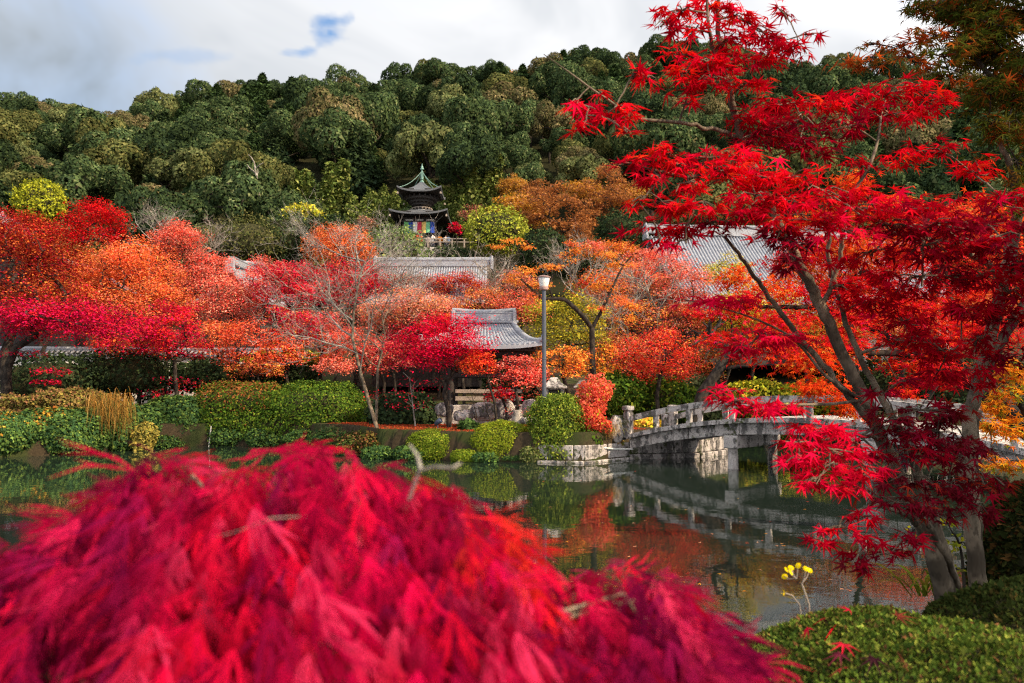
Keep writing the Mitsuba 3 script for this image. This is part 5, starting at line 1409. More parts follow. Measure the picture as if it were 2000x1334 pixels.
# ------------------------------------------------------------------ the nearer maples behind the bridge (right)
def near_tree(name, stems, sprays, label, leaf, shape, barkm, seed, per=None, sub=7, singles=0, cover=2.3, tilt=.55, size_px=None, twig=.004, flatten=1.0, yspread=.8, category='maple tree'):
    """stems: [(px, py, Y, radius)...] lists; sprays: (px, py, rx, ry, Y, palette). Leaves hang on twigs of the sprays; the singles largest ones are parts of their own."""
    rng = np.random.default_rng(seed)
    key = key_of(name)
    nodes, rads = [], []
    for i, st in enumerate(stems):
        a = np.array([P(x, y, Y) for x, y, Y, r in st]); r = np.array([q[3] for q in st])
        if st[0][1] > 1120: a[0][2] = min(a[0][2], float(ground_z(a[0][0], a[0][1])) - .1)
        t = np.linspace(0, len(a) - 1, 6 * len(a)); k = np.arange(len(a))
        from scipy.interpolate import PchipInterpolator
        p = np.stack([PchipInterpolator(k, a[:, c])(t) for c in range(3)], 1); rr = np.interp(t, k, r)
        p = p + rng.normal(0, .004, p.shape) * (rr[:, None] > .01)
        part(key, 'trunk' if r[0] > .035 else 'branch', tube(p, rr, 12), barkm, True)
        nodes += list(p); rads += list(rr)
    ch = []
    data = []
    for (x, y, rx, ry, Y, pal) in sprays:
        c = P(x, y, Y); R = np.array([M(rx, Y), M(rx, Y) * yspread, M(ry, Y)])
        a = np.array(nodes)
        d = np.linalg.norm(a - c, axis=1) + np.maximum(0, a[:, 2] - c[2]) * .2
        i = int(np.argmin(d)); p0 = nodes[i]; r0 = min(rads[i] * .7, .004 + .010 * np.linalg.norm(c - p0) + .003)
        t = np.linspace(0, 1, 6)[:, None]
        L = np.linalg.norm(c - p0)
        path = p0 + (c - p0) * t + np.array([0, 0, 1.0]) * .12 * L * t * (1 - t) + rng.normal(0, .02 * L, (6, 3)) * t * (1 - t) * 3
        rr = np.linspace(r0, twig * 1.4, 6)
        ch.append((path, rr)); nodes += list(path[2:]); rads += list(rr[2:])
        k = max(4, int(sub * (rx * ry / 2000) ** .5))
        u, rad_ = rng.random(k) * 2 * np.pi, np.sqrt(rng.random(k))
        s = c + np.stack([np.cos(u) * rad_, np.sin(u) * rad_, rng.normal(0, .45, k) - .3 * rad_ ** 2 * .8], 1) * R * .8
        base = path[3]
        for q in s:
            mid = (base * .5 + q * .5) + rng.normal(0, .05, 3) * R + [0, 0, .15 * R[2]]
            ch.append((np.array([base + (path[5] - base) * .5, mid, q]), np.array([twig * 1.3, twig, twig * .6])))
        lp = leaf * FOC / Y
        n = int(cover * np.pi * rx * ry / (lp * lp * .42)) if per is None else per
        n = max(6, n)
        w = rng.integers(0, k, n)
        ctr = s[w]
        loc = rng.normal(0, .30, (n, 3)) * R * np.array([1, 1, 1.0])
        pos = ctr + loc
        out = pos - (c - [0, 0, R[2] * .2]); out[:, 2] *= .3
        nrm = np.array([0, -.12, 1.0]) + unit(out) * .35 + rng.normal(0, tilt, (n, 3))
        fwd = unit(out) * .8 + rng.normal(0, .6, (n, 3)) + [0, 0, -.45]
        col = pick(rng, pal, n, .18)
        data.append((pos, nrm, fwd, leaf * np.exp(rng.normal(0, .18, n)), col))
    part(key, 'twigs', join([tube(p, r, 5, cap=False) for p, r in ch]), barkm, True)
    lab(key + '__twigs', 'fine twigs', kind='stuff')
    pos, nrm, fwd, size, col = (np.concatenate([d[i] for d in data]) for i in range(5))
    chosen = np.zeros(len(pos), bool)
    if singles:                                              # the leaves that show largest: each an entry of its own
        rel = pos - EYE; depth = rel @ FWD
        u, v = rel[:, 0] / depth * FOC, rel @ UPV / depth * FOC
        vis = (np.abs(u) < 980) & (np.abs(v) < 650)
        face = np.abs((unit(nrm) * unit(rel)).sum(1)); score = np.where(vis, size / depth * (0.35 + face), 0)
        chosen[np.argsort(-score)[:singles]] = True
        tones = {}
        cc = col[chosen]
        pal6 = cc[rng.choice(len(cc), 8, replace=False)]
        near = np.argmin(((cc[:, None] - pal6[None]) ** 2).sum(-1), 1)
        base = [mikit.ply((shape[0], shape[1]), 'm_leaf', False, color=np.repeat(np.clip(c, .001, .95)[None], len(shape[0]), 0)) for c in pal6]
        for p_, n_, f_, s_, t_ in zip(pos[chosen], nrm[chosen], fwd[chosen], size[chosen], near):
            n_ = unit(n_); x_ = unit(f_ - (f_ @ n_) * n_); y_ = np.cross(n_, x_)
            Mx = np.eye(4); Mx[:3, 0], Mx[:3, 1], Mx[:3, 2], Mx[:3, 3] = x_ * s_, y_ * s_, n_ * s_, p_
            scene[key_of(key + '__leaf')] = {**base[t_], 'to_world': T(Mx.tolist())}
    q = ~chosen
    V, F, C = leaves(PALM5N if shape is PALM7 else shape, pos[q], nrm[q], fwd[q], size[q], col[q])
    part(key, 'foliage', (V, F), 'm_leaf', False, C)
    lab(key + '__foliage', 'mass of leaves', kind='stuff')
    lab(key, label, category)
    return key


RO = [(4, lin(222, 36, 34)), (3, RED), (2, lin(230, 86, 36)), (1, CRIMSON)]
OR = [(4, lin(232, 92, 32)), (3, lin(226, 56, 34)), (1, GOLD)]
near_tree('maple_tree', [[(2030, 850, 13, .24), (1930, 770, 13, .21), (1850, 705, 13.2, .17), (1790, 640, 13.4, .13), (1740, 575, 13.6, .10), (1680, 528, 13.8, .075)],
                         [(1900, 745, 13, .12), (1790, 690, 13.1, .09), (1700, 640, 13.3, .07), (1580, 600, 13.4, .05), (1450, 600, 13.2, .03)],
                         [(1850, 705, 13.2, .09), (1740, 690, 12.8, .06), (1640, 690, 12.6, .04)],
                         [(1790, 640, 13.4, .08), (1830, 540, 13.4, .07), (1800, 440, 13.2, .05), (1720, 380, 13, .03)]],
          [(1560, 500, 70, 34, 13.6, RO), (1640, 480, 70, 34, 13.8, OR), (1500, 560, 60, 34, 13.4, OR), (1600, 570, 80, 34, 13.4, RO), (1700, 560, 80, 34, 13.4, RO), (1780, 600, 80, 40, 13.2, RO), (1450, 600, 60, 26, 13.2, RO), (1540, 630, 80, 30, 13.0, RO),
           (1660, 610, 80, 30, 13.0, RO), (1500, 690, 70, 34, 12.8, RO), (1590, 700, 80, 36, 12.6, OR), (1660, 660, 60, 30, 12.8, RO), (1620, 770, 50, 34, 12.2, OR), (1650, 800, 40, 22, 12.2, OR), (1590, 750, 40, 20, 12.3, OR), (1790, 700, 60, 34, 12.8, RO), (1840, 650, 60, 36, 12.8, RO),
           (1880, 560, 80, 40, 13.2, RO), (1780, 500, 70, 34, 13.2, RO), (1720, 400, 60, 26, 13, OR), (1680, 360, 50, 24, 13, OR), (1640, 420, 60, 22, 13.2, OR), (1800, 430, 60, 26, 13, RO), (1430, 540, 40, 24, 13.4, OR), (1380, 605, 40, 16, 13.4, RO), (1420, 660, 50, 18, 13, RO), (1860, 730, 70, 30, 12.6, RO), (1950, 640, 70, 50, 12.6, RO), (1760, 760, 40, 18, 12.4, RO), (1560, 440, 50, 20, 13.6, OR), (1920, 420, 60, 30, 13, OR)],
          'large red orange maple with dark leaning limbs between the near maple and the bridge', .085, PALM5, 'm_bark_dark', 51, cover=3.2, sub=10)
GD = [(4, lin(236, 150, 36)), (3, lin(220, 120, 40)), (2, LIME), (1, ORANGE)]
near_tree('maple_tree', [[(2080, 1000, 9, .07), (2040, 880, 9, .05), (1990, 790, 9, .03)]],
          [(1980, 720, 50, 36, 9.2, GD), (1960, 790, 40, 26, 9, GD), (1975, 840, 44, 30, 8.9, GD), (1930, 830, 34, 20, 8.8, GD), (1945, 900, 34, 20, 8.6, GD), (1990, 900, 36, 20, 8.5, GD), (1985, 770, 40, 26, 9.0, GD)],
          'golden orange maple at the right edge behind the near trunks', .075, PALM5, 'm_bark_dark', 52, cover=2.8)

near_tree('maple_tree', [[(1162, 790, 35.5, .17), (1158, 720, 35.5, .15), (1156, 640, 35.5, .14)], [(1156, 642, 35.5, .12), (1125, 604, 35.2, .11), (1096, 584, 35.0, .10), (1064, 584, 34.8, .08), (1036, 562, 34.6, .06), (1012, 540, 34.5, .03)],
                         [(1156, 642, 35.5, .10), (1172, 612, 35.5, .085), (1196, 562, 35.6, .065), (1216, 522, 35.8, .045), (1238, 496, 36, .02)], [(1080, 583, 34.9, .05), (1074, 560, 34.8, .045), (1082, 535, 34.8, .02)]],
          [(x, y, a, b, Y, pl) for x, y, a, b, Y, pl in ((1002, 545, 22, 9, 34.5, P_GOLD), (1030, 528, 26, 11, 34.6, P_GOLD), (1054, 556, 26, 11, 34.7, P_GOLD), (1040, 580, 24, 9, 34.6, P_ORANGE), (1085, 520, 26, 9, 34.8, P_GOLD), (1108, 498, 26, 10, 35, P_GOLD), (1132, 482, 24, 9, 35.2, P_ORANGE), (1158, 476, 24, 9, 35.4, P_CORAL),
           (1188, 500, 28, 11, 35.6, P_GOLD), (1214, 516, 26, 11, 35.8, P_GOLD), (1240, 496, 24, 9, 36, P_CORAL), (1180, 558, 24, 13, 35.5, P_GOLD), (1204, 585, 24, 13, 35.5, P_ORANGE), (1228, 600, 22, 10, 35.6, P_GOLD), (1166, 602, 16, 8, 35.5, P_ORANGE), (1142, 556, 18, 11, 35.2, [(3, RUST), (2, OLIVE), (2, RED)]), (1215, 622, 22, 7, 35.4, P_GOLD), (1060, 600, 24, 8, 34.6, [(2, GOLD), (2, LIME)]), (1005, 470, 26, 6, 36, P_GOLD), (975, 480, 20, 5, 36, P_GOLD), (1030, 482, 16, 6, 36, P_GOLD))],
          'golden orange maple with a dark forked trunk right of the lamp', .10, RHOMB, 'm_bark_dark', 53, cover=3.2, sub=14, twig=.012)

# ------------------------------------------------------------------ the near red maple
CR = [(5, lin(186, 10, 38)), (4, lin(200, 16, 32)), (1, lin(140, 8, 36))]
CRP = [(5, lin(222, 16, 64)), (3, lin(206, 14, 50)), (1, RED)]
BR = [(6, lin(226, 18, 34)), (3, lin(212, 14, 46)), (1, lin(236, 66, 30))]
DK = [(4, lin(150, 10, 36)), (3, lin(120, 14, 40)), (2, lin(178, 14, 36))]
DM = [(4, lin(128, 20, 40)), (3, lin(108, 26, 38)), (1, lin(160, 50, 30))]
SPR = [  # crown top
    (1320, 20, 46, 18, 4.0, BR), (1385, 12, 44, 20, 4.1, BR), (1440, 30, 46, 20, 4.1, BR), (1290, 52, 26, 12, 3.9, CR), (1350, 60, 44, 18, 4.0, BR), (1420, 80, 50, 20, 4.0, CR), (1480, 60, 46, 18, 4.1, CR), (1535, 78, 44, 14, 4.1, CR), (1590, 66, 22, 8, 4.1, CR), (1525, 18, 30, 9, 4.2, CR),
    (1450, 118, 56, 20, 4.0, CR), (1380, 120, 50, 20, 3.9, BR), (1320, 105, 36, 14, 3.9, BR), (1500, 108, 50, 16, 4.1, CR), (1560, 96, 36, 11, 4.1, CR), (1330, 150, 40, 18, 3.9, BR), (1390, 160, 46, 22, 3.9, CR), (1455, 165, 36, 16, 4.0, BR), (1240, 138, 26, 12, 3.8, BR), (1268, 152, 24, 10, 3.8, BR), (1340, 195, 24, 12, 3.9, BR), (1480, 170, 24, 12, 4.0, BR),
    # long thin branch to the left
    (1118, 205, 22, 10, 3.7, BR), (1150, 210, 34, 11, 3.7, BR), (1200, 212, 40, 12, 3.75, BR), (1140, 250, 28, 12, 3.65, BR), (1185, 232, 34, 10, 3.7, BR), (1235, 225, 30, 11, 3.75, BR), (1225, 258, 20, 8, 3.7, BR), (1178, 180, 18, 6, 3.75, BR),
    # left shoulder
    (1215, 318, 24, 9, 3.7, CRP), (1262, 312, 40, 14, 3.75, BR), (1310, 295, 40, 14, 3.8, BR), (1330, 325, 46, 18, 3.8, BR), (1290, 350, 40, 14, 3.75, CR), (1380, 300, 40, 16, 3.9, CRP), (1400, 330, 50, 22, 3.9, BR), (1350, 365, 50, 18, 3.8, BR),
    (1250, 398, 34, 11, 3.7, BR), (1300, 400, 46, 16, 3.75, BR), (1360, 405, 56, 20, 3.8, BR), (1280, 440, 44, 14, 3.7, CR), (1340, 445, 50, 16, 3.75, CR), (1400, 440, 50, 18, 3.8, DK), (1290, 470, 40, 8, 3.7, CR), (1340, 475, 40, 8, 3.7, CRP),
    # middle mass
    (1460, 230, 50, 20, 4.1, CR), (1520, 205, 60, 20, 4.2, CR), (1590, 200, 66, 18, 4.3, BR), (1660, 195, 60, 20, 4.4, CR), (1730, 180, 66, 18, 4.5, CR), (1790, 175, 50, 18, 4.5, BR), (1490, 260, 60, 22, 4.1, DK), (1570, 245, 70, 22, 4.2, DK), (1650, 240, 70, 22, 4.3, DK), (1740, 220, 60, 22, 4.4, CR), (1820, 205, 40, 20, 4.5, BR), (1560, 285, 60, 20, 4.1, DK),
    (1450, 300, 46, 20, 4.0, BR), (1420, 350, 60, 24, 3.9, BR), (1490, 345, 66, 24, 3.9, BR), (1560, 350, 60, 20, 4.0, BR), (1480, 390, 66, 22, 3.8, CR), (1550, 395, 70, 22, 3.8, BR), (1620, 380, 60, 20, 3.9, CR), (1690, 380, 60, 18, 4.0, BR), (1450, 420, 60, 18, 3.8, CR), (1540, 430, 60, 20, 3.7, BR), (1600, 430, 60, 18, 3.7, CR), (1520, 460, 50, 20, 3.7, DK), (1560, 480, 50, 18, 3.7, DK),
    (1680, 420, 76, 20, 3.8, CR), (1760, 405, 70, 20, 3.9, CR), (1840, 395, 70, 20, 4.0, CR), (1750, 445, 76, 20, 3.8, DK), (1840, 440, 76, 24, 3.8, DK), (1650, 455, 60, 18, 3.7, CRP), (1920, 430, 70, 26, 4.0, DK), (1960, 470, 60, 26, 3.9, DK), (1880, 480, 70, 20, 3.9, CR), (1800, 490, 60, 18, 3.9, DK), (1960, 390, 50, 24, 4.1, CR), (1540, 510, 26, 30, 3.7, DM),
    (1800, 560, 66, 20, 4.2, CR), (1740, 540, 56, 18, 4.2, CR), (1860, 540, 60, 22, 4.2, DK), (1930, 540, 50, 26, 4.2, CR), (1980, 580, 40, 34, 4.3, CR), (1800, 660, 60, 24, 4.4, CR), (1850, 690, 60, 20, 4.4, CR), (1920, 660, 40, 26, 4.5, CR),
    (1380, 590, 56, 14, 4.0, CRP), (1450, 585, 46, 13, 4.1, CRP), (1480, 660, 60, 16, 4.2, CRP), (1540, 655, 50, 14, 4.2, CRP), (1450, 685, 40, 12, 4.2, CRP),
    (1700, 500, 60, 20, 4.1, CR), (1640, 560, 50, 18, 4.4, BR), (1700, 590, 60, 20, 4.4, CR), (1760, 620, 60, 20, 4.4, CR), (1880, 600, 60, 24, 4.4, CR), (1960, 620, 44, 30, 4.4, DK), (1985, 520, 40, 30, 4.2, DK), (1990, 440, 36, 30, 4.2, DK), (1890, 330, 50, 22, 4.5, BR), (1830, 290, 50, 18, 4.5, CR), (1760, 310, 50, 16, 4.5, BR), (1670, 320, 40, 14, 4.3, CR), (1900, 740, 46, 22, 4.6, CR), (1970, 700, 40, 30, 4.6, DK), (1830, 735, 50, 18, 4.5, CR),
    # spray over the bridge rail
    (1400, 778, 30, 10, 3.9, CRP), (1440, 782, 44, 14, 3.9, CRP), (1490, 788, 44, 14, 4.0, CRP), (1540, 795, 36, 11, 4.0, CRP), (1420, 760, 40, 6, 4.0, CRP), (1470, 800, 40, 9, 3.9, CRP),
    # hanging spray in front of the bridge
    (1590, 830, 56, 16, 3.8, CRP), (1640, 845, 46, 14, 3.8, CRP), (1560, 860, 40, 14, 3.7, CRP), (1620, 880, 60, 18, 3.7, CRP), (1680, 870, 46, 12, 3.8, CRP), (1560, 900, 36, 16, 3.65, CRP), (1620, 915, 60, 18, 3.65, CRP), (1690, 925, 46, 12, 3.7, CRP), (1590, 940, 44, 14, 3.6, CRP), (1660, 955, 44, 12, 3.7, CRP), (1740, 920, 36, 10, 3.8, CRP),
    # sprays round the trunks, their shade put into darker leaf colours
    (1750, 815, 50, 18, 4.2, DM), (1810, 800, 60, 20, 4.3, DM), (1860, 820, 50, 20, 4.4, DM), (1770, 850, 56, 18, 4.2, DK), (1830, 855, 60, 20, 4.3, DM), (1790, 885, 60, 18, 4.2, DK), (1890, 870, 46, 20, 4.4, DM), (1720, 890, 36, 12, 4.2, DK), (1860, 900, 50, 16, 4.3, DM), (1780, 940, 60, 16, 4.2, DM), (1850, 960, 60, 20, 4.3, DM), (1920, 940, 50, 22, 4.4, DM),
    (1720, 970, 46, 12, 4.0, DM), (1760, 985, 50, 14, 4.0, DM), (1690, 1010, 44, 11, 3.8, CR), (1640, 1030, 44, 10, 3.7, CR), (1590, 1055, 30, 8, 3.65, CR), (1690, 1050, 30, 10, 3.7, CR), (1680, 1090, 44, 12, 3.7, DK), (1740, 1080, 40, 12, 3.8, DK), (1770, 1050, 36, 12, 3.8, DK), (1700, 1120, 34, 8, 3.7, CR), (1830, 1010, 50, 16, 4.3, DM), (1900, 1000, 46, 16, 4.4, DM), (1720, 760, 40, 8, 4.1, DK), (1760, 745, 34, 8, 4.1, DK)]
ST = [[(1852, 1165, 4.75, .062), (1815, 1060, 4.7, .053), (1765, 950, 4.65, .048), (1722, 860, 4.6, .043), (1690, 780, 4.55, .038), (1645, 690, 4.5, .036), (1605, 600, 4.45, .035), (1568, 530, 4.4, .031), (1535, 460, 4.35, .027), (1490, 370, 4.3, .023), (1450, 275, 4.2, .024), (1425, 180, 4.15, .019), (1405, 80, 4.1, .014), (1398, -40, 4.1, .010)],
      [(1712, 838, 4.58, .025), (1650, 765, 4.5, .021), (1570, 670, 4.4, .018), (1510, 590, 4.3, .015), (1460, 520, 4.2, .012), (1415, 462, 4.1, .009)],
      [(1790, 905, 4.7, .028), (1735, 800, 4.68, .022), (1690, 720, 4.62, .019), (1655, 640, 4.6, .017), (1632, 560, 4.55, .015), (1618, 500, 4.5, .013), (1625, 420, 4.5, .012)],
      [(1882, 1172, 4.9, .045), (1840, 1060, 4.9, .034), (1800, 940, 4.85, .028), (1770, 880, 4.8, .024)],
      [(1900, 1170, 4.85, .020), (1850, 1090, 4.7, .018), (1800, 1010, 4.5, .015), (1770, 985, 4.4, .010)],
      [(1922, 1168, 5.0, .026), (1912, 1050, 5.0, .022), (1906, 900, 5.0, .018), (1915, 800, 5.0, .012)],
      [(1916, 1168, 4.95, .060), (1902, 1060, 4.95, .050), (1890, 930, 4.95, .047), (1893, 830, 4.9, .045), (1910, 750, 4.9, .043), (1935, 660, 4.85, .040), (1955, 570, 4.85, .037), (1975, 490, 4.85, .040), (1990, 400, 4.8, .030), (1975, 330, 4.75, .022), (1940, 260, 4.7, .012)],
      [(1925, 725, 4.9, .036), (1965, 650, 4.85, .032), (2010, 580, 4.8, .028), (2070, 500, 4.8, .02)],
      [(1958, 560, 4.85, .026), (1945, 530, 4.7, .022), (1900, 500, 4.4, .018), (1830, 470, 4.2, .014), (1740, 455, 4.0, .010)],
      [(1450, 275, 4.2, .014), (1400, 255, 4.1, .012), (1330, 240, 3.95, .010), (1250, 232, 3.85, .008), (1180, 190, 3.75, .006), (1110, 140, 3.7, .004), (1062, 106, 3.65, .002)],
      [(1478, 345, 4.25, .016), (1420, 330, 4.1, .013), (1340, 345, 3.95, .010), (1270, 330, 3.8, .007)],
      [(1425, 180, 4.15, .012), (1400, 120, 4.05, .012), (1385, 60, 4.0, .010), (1380, -20, 4.0, .006)],
      [(1605, 600, 4.45, .016), (1640, 500, 4.4, .014), (1650, 420, 4.3, .012), (1700, 320, 4.3, .010), (1720, 230, 4.4, .007)],
      [(1690, 780, 4.55, .012), (1620, 740, 4.35, .010), (1540, 655, 4.25, .007), (1400, 600, 4.05, .004)],
      [(1815, 1060, 4.7, .022), (1760, 1000, 4.4, .016), (1700, 990, 4.1, .010), (1640, 1020, 3.8, .006)],
      [(1722, 860, 4.6, .014), (1660, 850, 4.2, .010), (1600, 860, 3.9, .007), (1560, 880, 3.75, .004)],
      [(1690, 780, 4.55, .010), (1600, 790, 4.2, .008), (1500, 790, 4.0, .006), (1400, 780, 3.9, .003)]]
near_tree('maple_tree', ST, SPR, 'nearest red maple with grey forked trunks leaning over the pond at the right', .074, PALM7, 'm_bark_grey', 61, sub=11, singles=300, cover=3.9, tilt=.5)

# dark green maple reaching in at the upper right
DG = [(5, lin(70, 84, 30)), (3, lin(96, 96, 36)), (2, lin(120, 84, 36)), (1, lin(190, 84, 34))]
OG = [(3, lin(176, 80, 34)), (3, lin(120, 96, 40)), (2, lin(206, 90, 30))]
rng = np.random.default_rng(71)
SG = [(1790, 15, 30, 14, 5.0, DG), (1840, 30, 50, 26, 5.0, DG), (1900, 30, 60, 30, 5.0, DG), (1970, 30, 60, 36, 5.0, DG), (1820, 75, 50, 24, 4.9, OG), (1890, 90, 60, 30, 4.9, DG), (1960, 100, 60, 36, 4.9, DG), (1750, 95, 44, 12, 5.0, OG), (1700, 85, 24, 6, 5.1, OG), (1780, 120, 50, 16, 4.9, OG), (1850, 135, 50, 24, 4.8, DG),
      (1930, 170, 56, 34, 4.8, DG), (1985, 190, 50, 40, 4.8, DG), (1700, 120, 44, 12, 5.0, OG), (1655, 125, 30, 10, 5.1, [(3, ORANGE), (2, RUST)]), (1870, 165, 40, 16, 4.8, DG), (1960, 260, 50, 40, 4.7, DG), (1990, 330, 40, 40, 4.7, DG), (1930, 240, 30, 24, 4.7, DG), (1975, 400, 30, 20, 4.7, DG)]
for i in range(60):                                          # its crown goes on beyond the right edge and overhead
    SG.append((2040 + rng.random() * 900, -500 + rng.random() * 900, 90, 50, 4.2 + rng.random() * 2.6, DG))
for i in range(46):                                          # its dense outer sprays in the corner
    x_ = 1790 + 260 * rng.random() ** .7; y_ = -30 + 330 * rng.random() * (.35 + .65 * (x_ - 1790) / 260)
    SG.append((x_, y_, 46, 22, 4.5 + rng.random() * 1.2, DG if rng.random() < .9 else OG))
for i in range(12):
    SG.append((1850 + rng.random() * 200, -60 - rng.random() * 250, 80, 36, 4.4 + rng.random() * 1.4, DG))
near_tree('maple_tree', [[(2520, 1300, 5.6, .16), (2480, 900, 5.6, .14), (2400, 500, 5.5, .11), (2300, 150, 5.3, .08), (2200, -200, 5.2, .05)], [(2400, 500, 5.5, .06), (2200, 330, 5.2, .045), (2060, 240, 5.0, .03), (1960, 170, 4.9, .018), (1870, 60, 4.9, .010)],
                         [(2300, 150, 5.3, .05), (2120, 0, 5.1, .03), (1960, -20, 5.0, .018), (1800, 20, 5.0, .008)]],
          SG, 'dark green and bronze maple hanging in at the upper right corner', .066, PALM7, 'm_bark_dark', 72, sub=9, cover=3.2, tilt=.6)

key = key_of('evergreen_tree')  # unseen tree added beyond the right edge to shade trunks and azaleas
rng = np.random.default_rng(77)
(V, F, C), cen, rad = lumps(rng, 1.65, 1.65, 30, 16000, .2, EVERD, RHOMB)
tc = np.array([5.9, 3.0, 3.6])
part(key, 'crown', (V * [1, 1.15, 1] + tc, F), 'm_evergreen', False, C)
part(key, 'trunk', wood(skeleton([np.array([6.2, 3.0, .6]), np.array([6.1, 3.0, 1.7]), np.array([6.0, 3.0, 2.7])], list(cen[:12] * [1, 1.15, 1] + tc), rng, .13)), 'm_bark_dark', True)
lab(key, 'unseen dark evergreen added outside the right edge to shade the near trunks and azaleas', 'evergreen tree')

# ------------------------------------------------------------------ the shore at our feet
def mound(name, cx, cy, z0, R, n, leaf, palette, label, category, seed, lump=.18):
    rng = np.random.default_rng(seed)
    u = unit(rng.normal(0, 1, (n, 3))); u[:, 2] = np.abs(u[:, 2])
    p = 2.7
    q = u * (np.abs(u) ** p).sum(1, keepdims=True) ** (-1 / p)
    c = np.array([cx, cy, z0])
    pos = c + q * R
    pos = pos + (q / np.linalg.norm(q, axis=1, keepdims=True)) * (mfbm(pos * 3.2, 3)[:, None] - .5) * lump
    nr = unit(np.sign(q) * np.abs(q) ** (p - 1) / R)
    pos = pos - nr * .03 * rng.random((n, 1)) ** 2
    tuft = mnoise(pos * 46)[:, None]
    d = nr * (.55 + .5 * tuft) + rng.normal(0, .55, (n, 3))
    col = pick(rng, palette, n, .22) * np.exp((mfbm(pos * 6, 3)[:, None] - .5) * 1.3)
    V, F, C = leaves(RHOMB, pos, np.cross(d, rng.normal(0, 1, (n, 3))) + nr * .5, d, leaf * np.exp(rng.normal(0, .25, n)), col)
    key = key_of(name)
    part(key, 'foliage', (V, F), 'm_evergreen', False, C)
    lab(key + '__foliage', 'dense tiny leaves', kind='stuff')
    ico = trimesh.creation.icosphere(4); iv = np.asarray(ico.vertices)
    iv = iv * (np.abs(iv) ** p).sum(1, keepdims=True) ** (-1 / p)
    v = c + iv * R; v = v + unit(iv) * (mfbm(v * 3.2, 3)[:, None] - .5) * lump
    part(key, 'dark_core', (v - unit(iv) * .03, np.asarray(ico.faces)), 'm_core', True)  # added solid dark mound under the leaf layer, closes its gaps
    lab(key, label, category)
    return key, c, R, lump


MOSS = [(4, lin(88, 108, 40)), (3, lin(66, 88, 36)), (2, lin(118, 126, 54)), (1, lin(104, 72, 48))]
MOSSD = [(4, lin(64, 74, 34)), (3, lin(50, 62, 30)), (1, lin(88, 76, 40))]
k1 = mound('near_azalea', 1.52, 2.72, 1.02, np.array([.70, .80, .70]), 76000, .018, MOSS, 'clipped mossy green azalea in the lower right corner with red leaves on it', 'azalea', 81)
k2 = mound('near_azalea', 2.60, 3.15, 1.02, np.array([.74, .80, .72]), 48000, .023, MOSSD, 'darker clipped azalea at the right bottom edge', 'azalea', 82)
k3 = mound('near_azalea', 2.15, 2.05, .90, np.array([.55, .35, .58]), 30000, .020, [(4, lin(98, 102, 42)), (3, lin(78, 86, 36))], 'front strip of clipped yellowish azalea at the bottom edge', 'azalea', 83)
k4 = mound('dark_bush', 4.25, 5.5, .9, np.array([.62, .6, 1.05]), 14000, .05, [(4, lin(44, 52, 26)), (2, lin(60, 60, 30)), (1, lin(80, 56, 30))], 'dark clipped bush at the right edge behind the trunks', 'shrub', 84, .2)


def top_of(kk, x, y):
    key, c, R, lump = kk
    a, b = abs((x - c[0]) / R[0]), abs((y - c[1]) / R[1])
    t = max(0.0, 1 - a ** 2.7 - b ** 2.7) ** (1 / 2.7)
    p = c + np.array([x - c[0], y - c[1], t * R[2]])
    d = unit(np.array([(x - c[0]) / R[0], (y - c[1]) / R[1], t]))
    return p + d * (float(mfbm(p[None] * 3.2, 3)[0]) - .5) * lump, d


rng = np.random.default_rng(85)


def fallen(px, py, size, col, label, tilt=.35):
    """A maple leaf lying on the clipped azalea where the sight line through the pixel meets it."""
    best = None
    for Y in np.linspace(2.05, 3.6, 320):
        q = P(px, py, Y)
        for kk in (k1, k2, k3):
            c, R = kk[1], kk[2]
            if abs((q[0] - c[0]) / R[0]) < .97 and abs((q[1] - c[1]) / R[1]) < .97:
                t, d = top_of(kk, q[0], q[1])
                if q[2] <= t[2] + .005 and best is None: best = (t, d)
    if best is None: return
    t, d = best
    V, F, C = leaves(PALM7, (t + d * .03)[None], (d + rng.normal(0, tilt, 3))[None], rng.normal(0, 1, (1, 3)), [size * 1.3], lin(*col)[None])
    k = key_of('fallen_leaf')
    put(k, (V, F), 'm_leaf', False, C)
    lab(k, label, 'leaf')


for (x, y, s, c, lb) in ((1570, 1197, .05, (190, 20, 44), 'pink red maple leaf at the back of the mossy azalea beside the flower stems'), (1600, 1185, .055, (214, 30, 24), 'bright red maple leaf leaning at the foot of the yellow flower stem'), (1664, 1204, .045, (180, 24, 60), 'pink maple leaf alone near the back of the mossy azalea'),
                         (1615, 1220, .045, (186, 24, 56), 'pink maple leaf in the middle of the mossy azalea'), (1628, 1240, .06, (206, 20, 44), 'largest crimson maple leaf on the mossy azalea'), (1582, 1238, .05, (206, 30, 60), 'pink maple leaf left of the largest crimson leaf'), (1655, 1270, .06, (200, 34, 60), 'flat pink maple leaf in front of the largest crimson leaf'),
                         (1550, 1205, .05, (70, 16, 40), 'dark purple maple leaf at the left back of the mossy azalea'), (1648, 1290, .06, (110, 40, 60), 'faded purple maple leaf near the front of the mossy azalea'), (1712, 1298, .06, (66, 34, 44), 'dry dark maple leaf right of the faded purple one'), (1650, 1316, .05, (180, 60, 60), 'dull pink maple leaf at the very front'), (1770, 1312, .045, (120, 66, 50), 'brown maple leaf at the front strip'),
                         (1755, 1218, .06, (120, 56, 44), 'brown maple leaf on the right shoulder of the mossy azalea'), (1610, 1228, .04, (60, 24, 30), 'small dark maple leaf beside the largest crimson leaf')):
    fallen(x, y, s, c, lb)

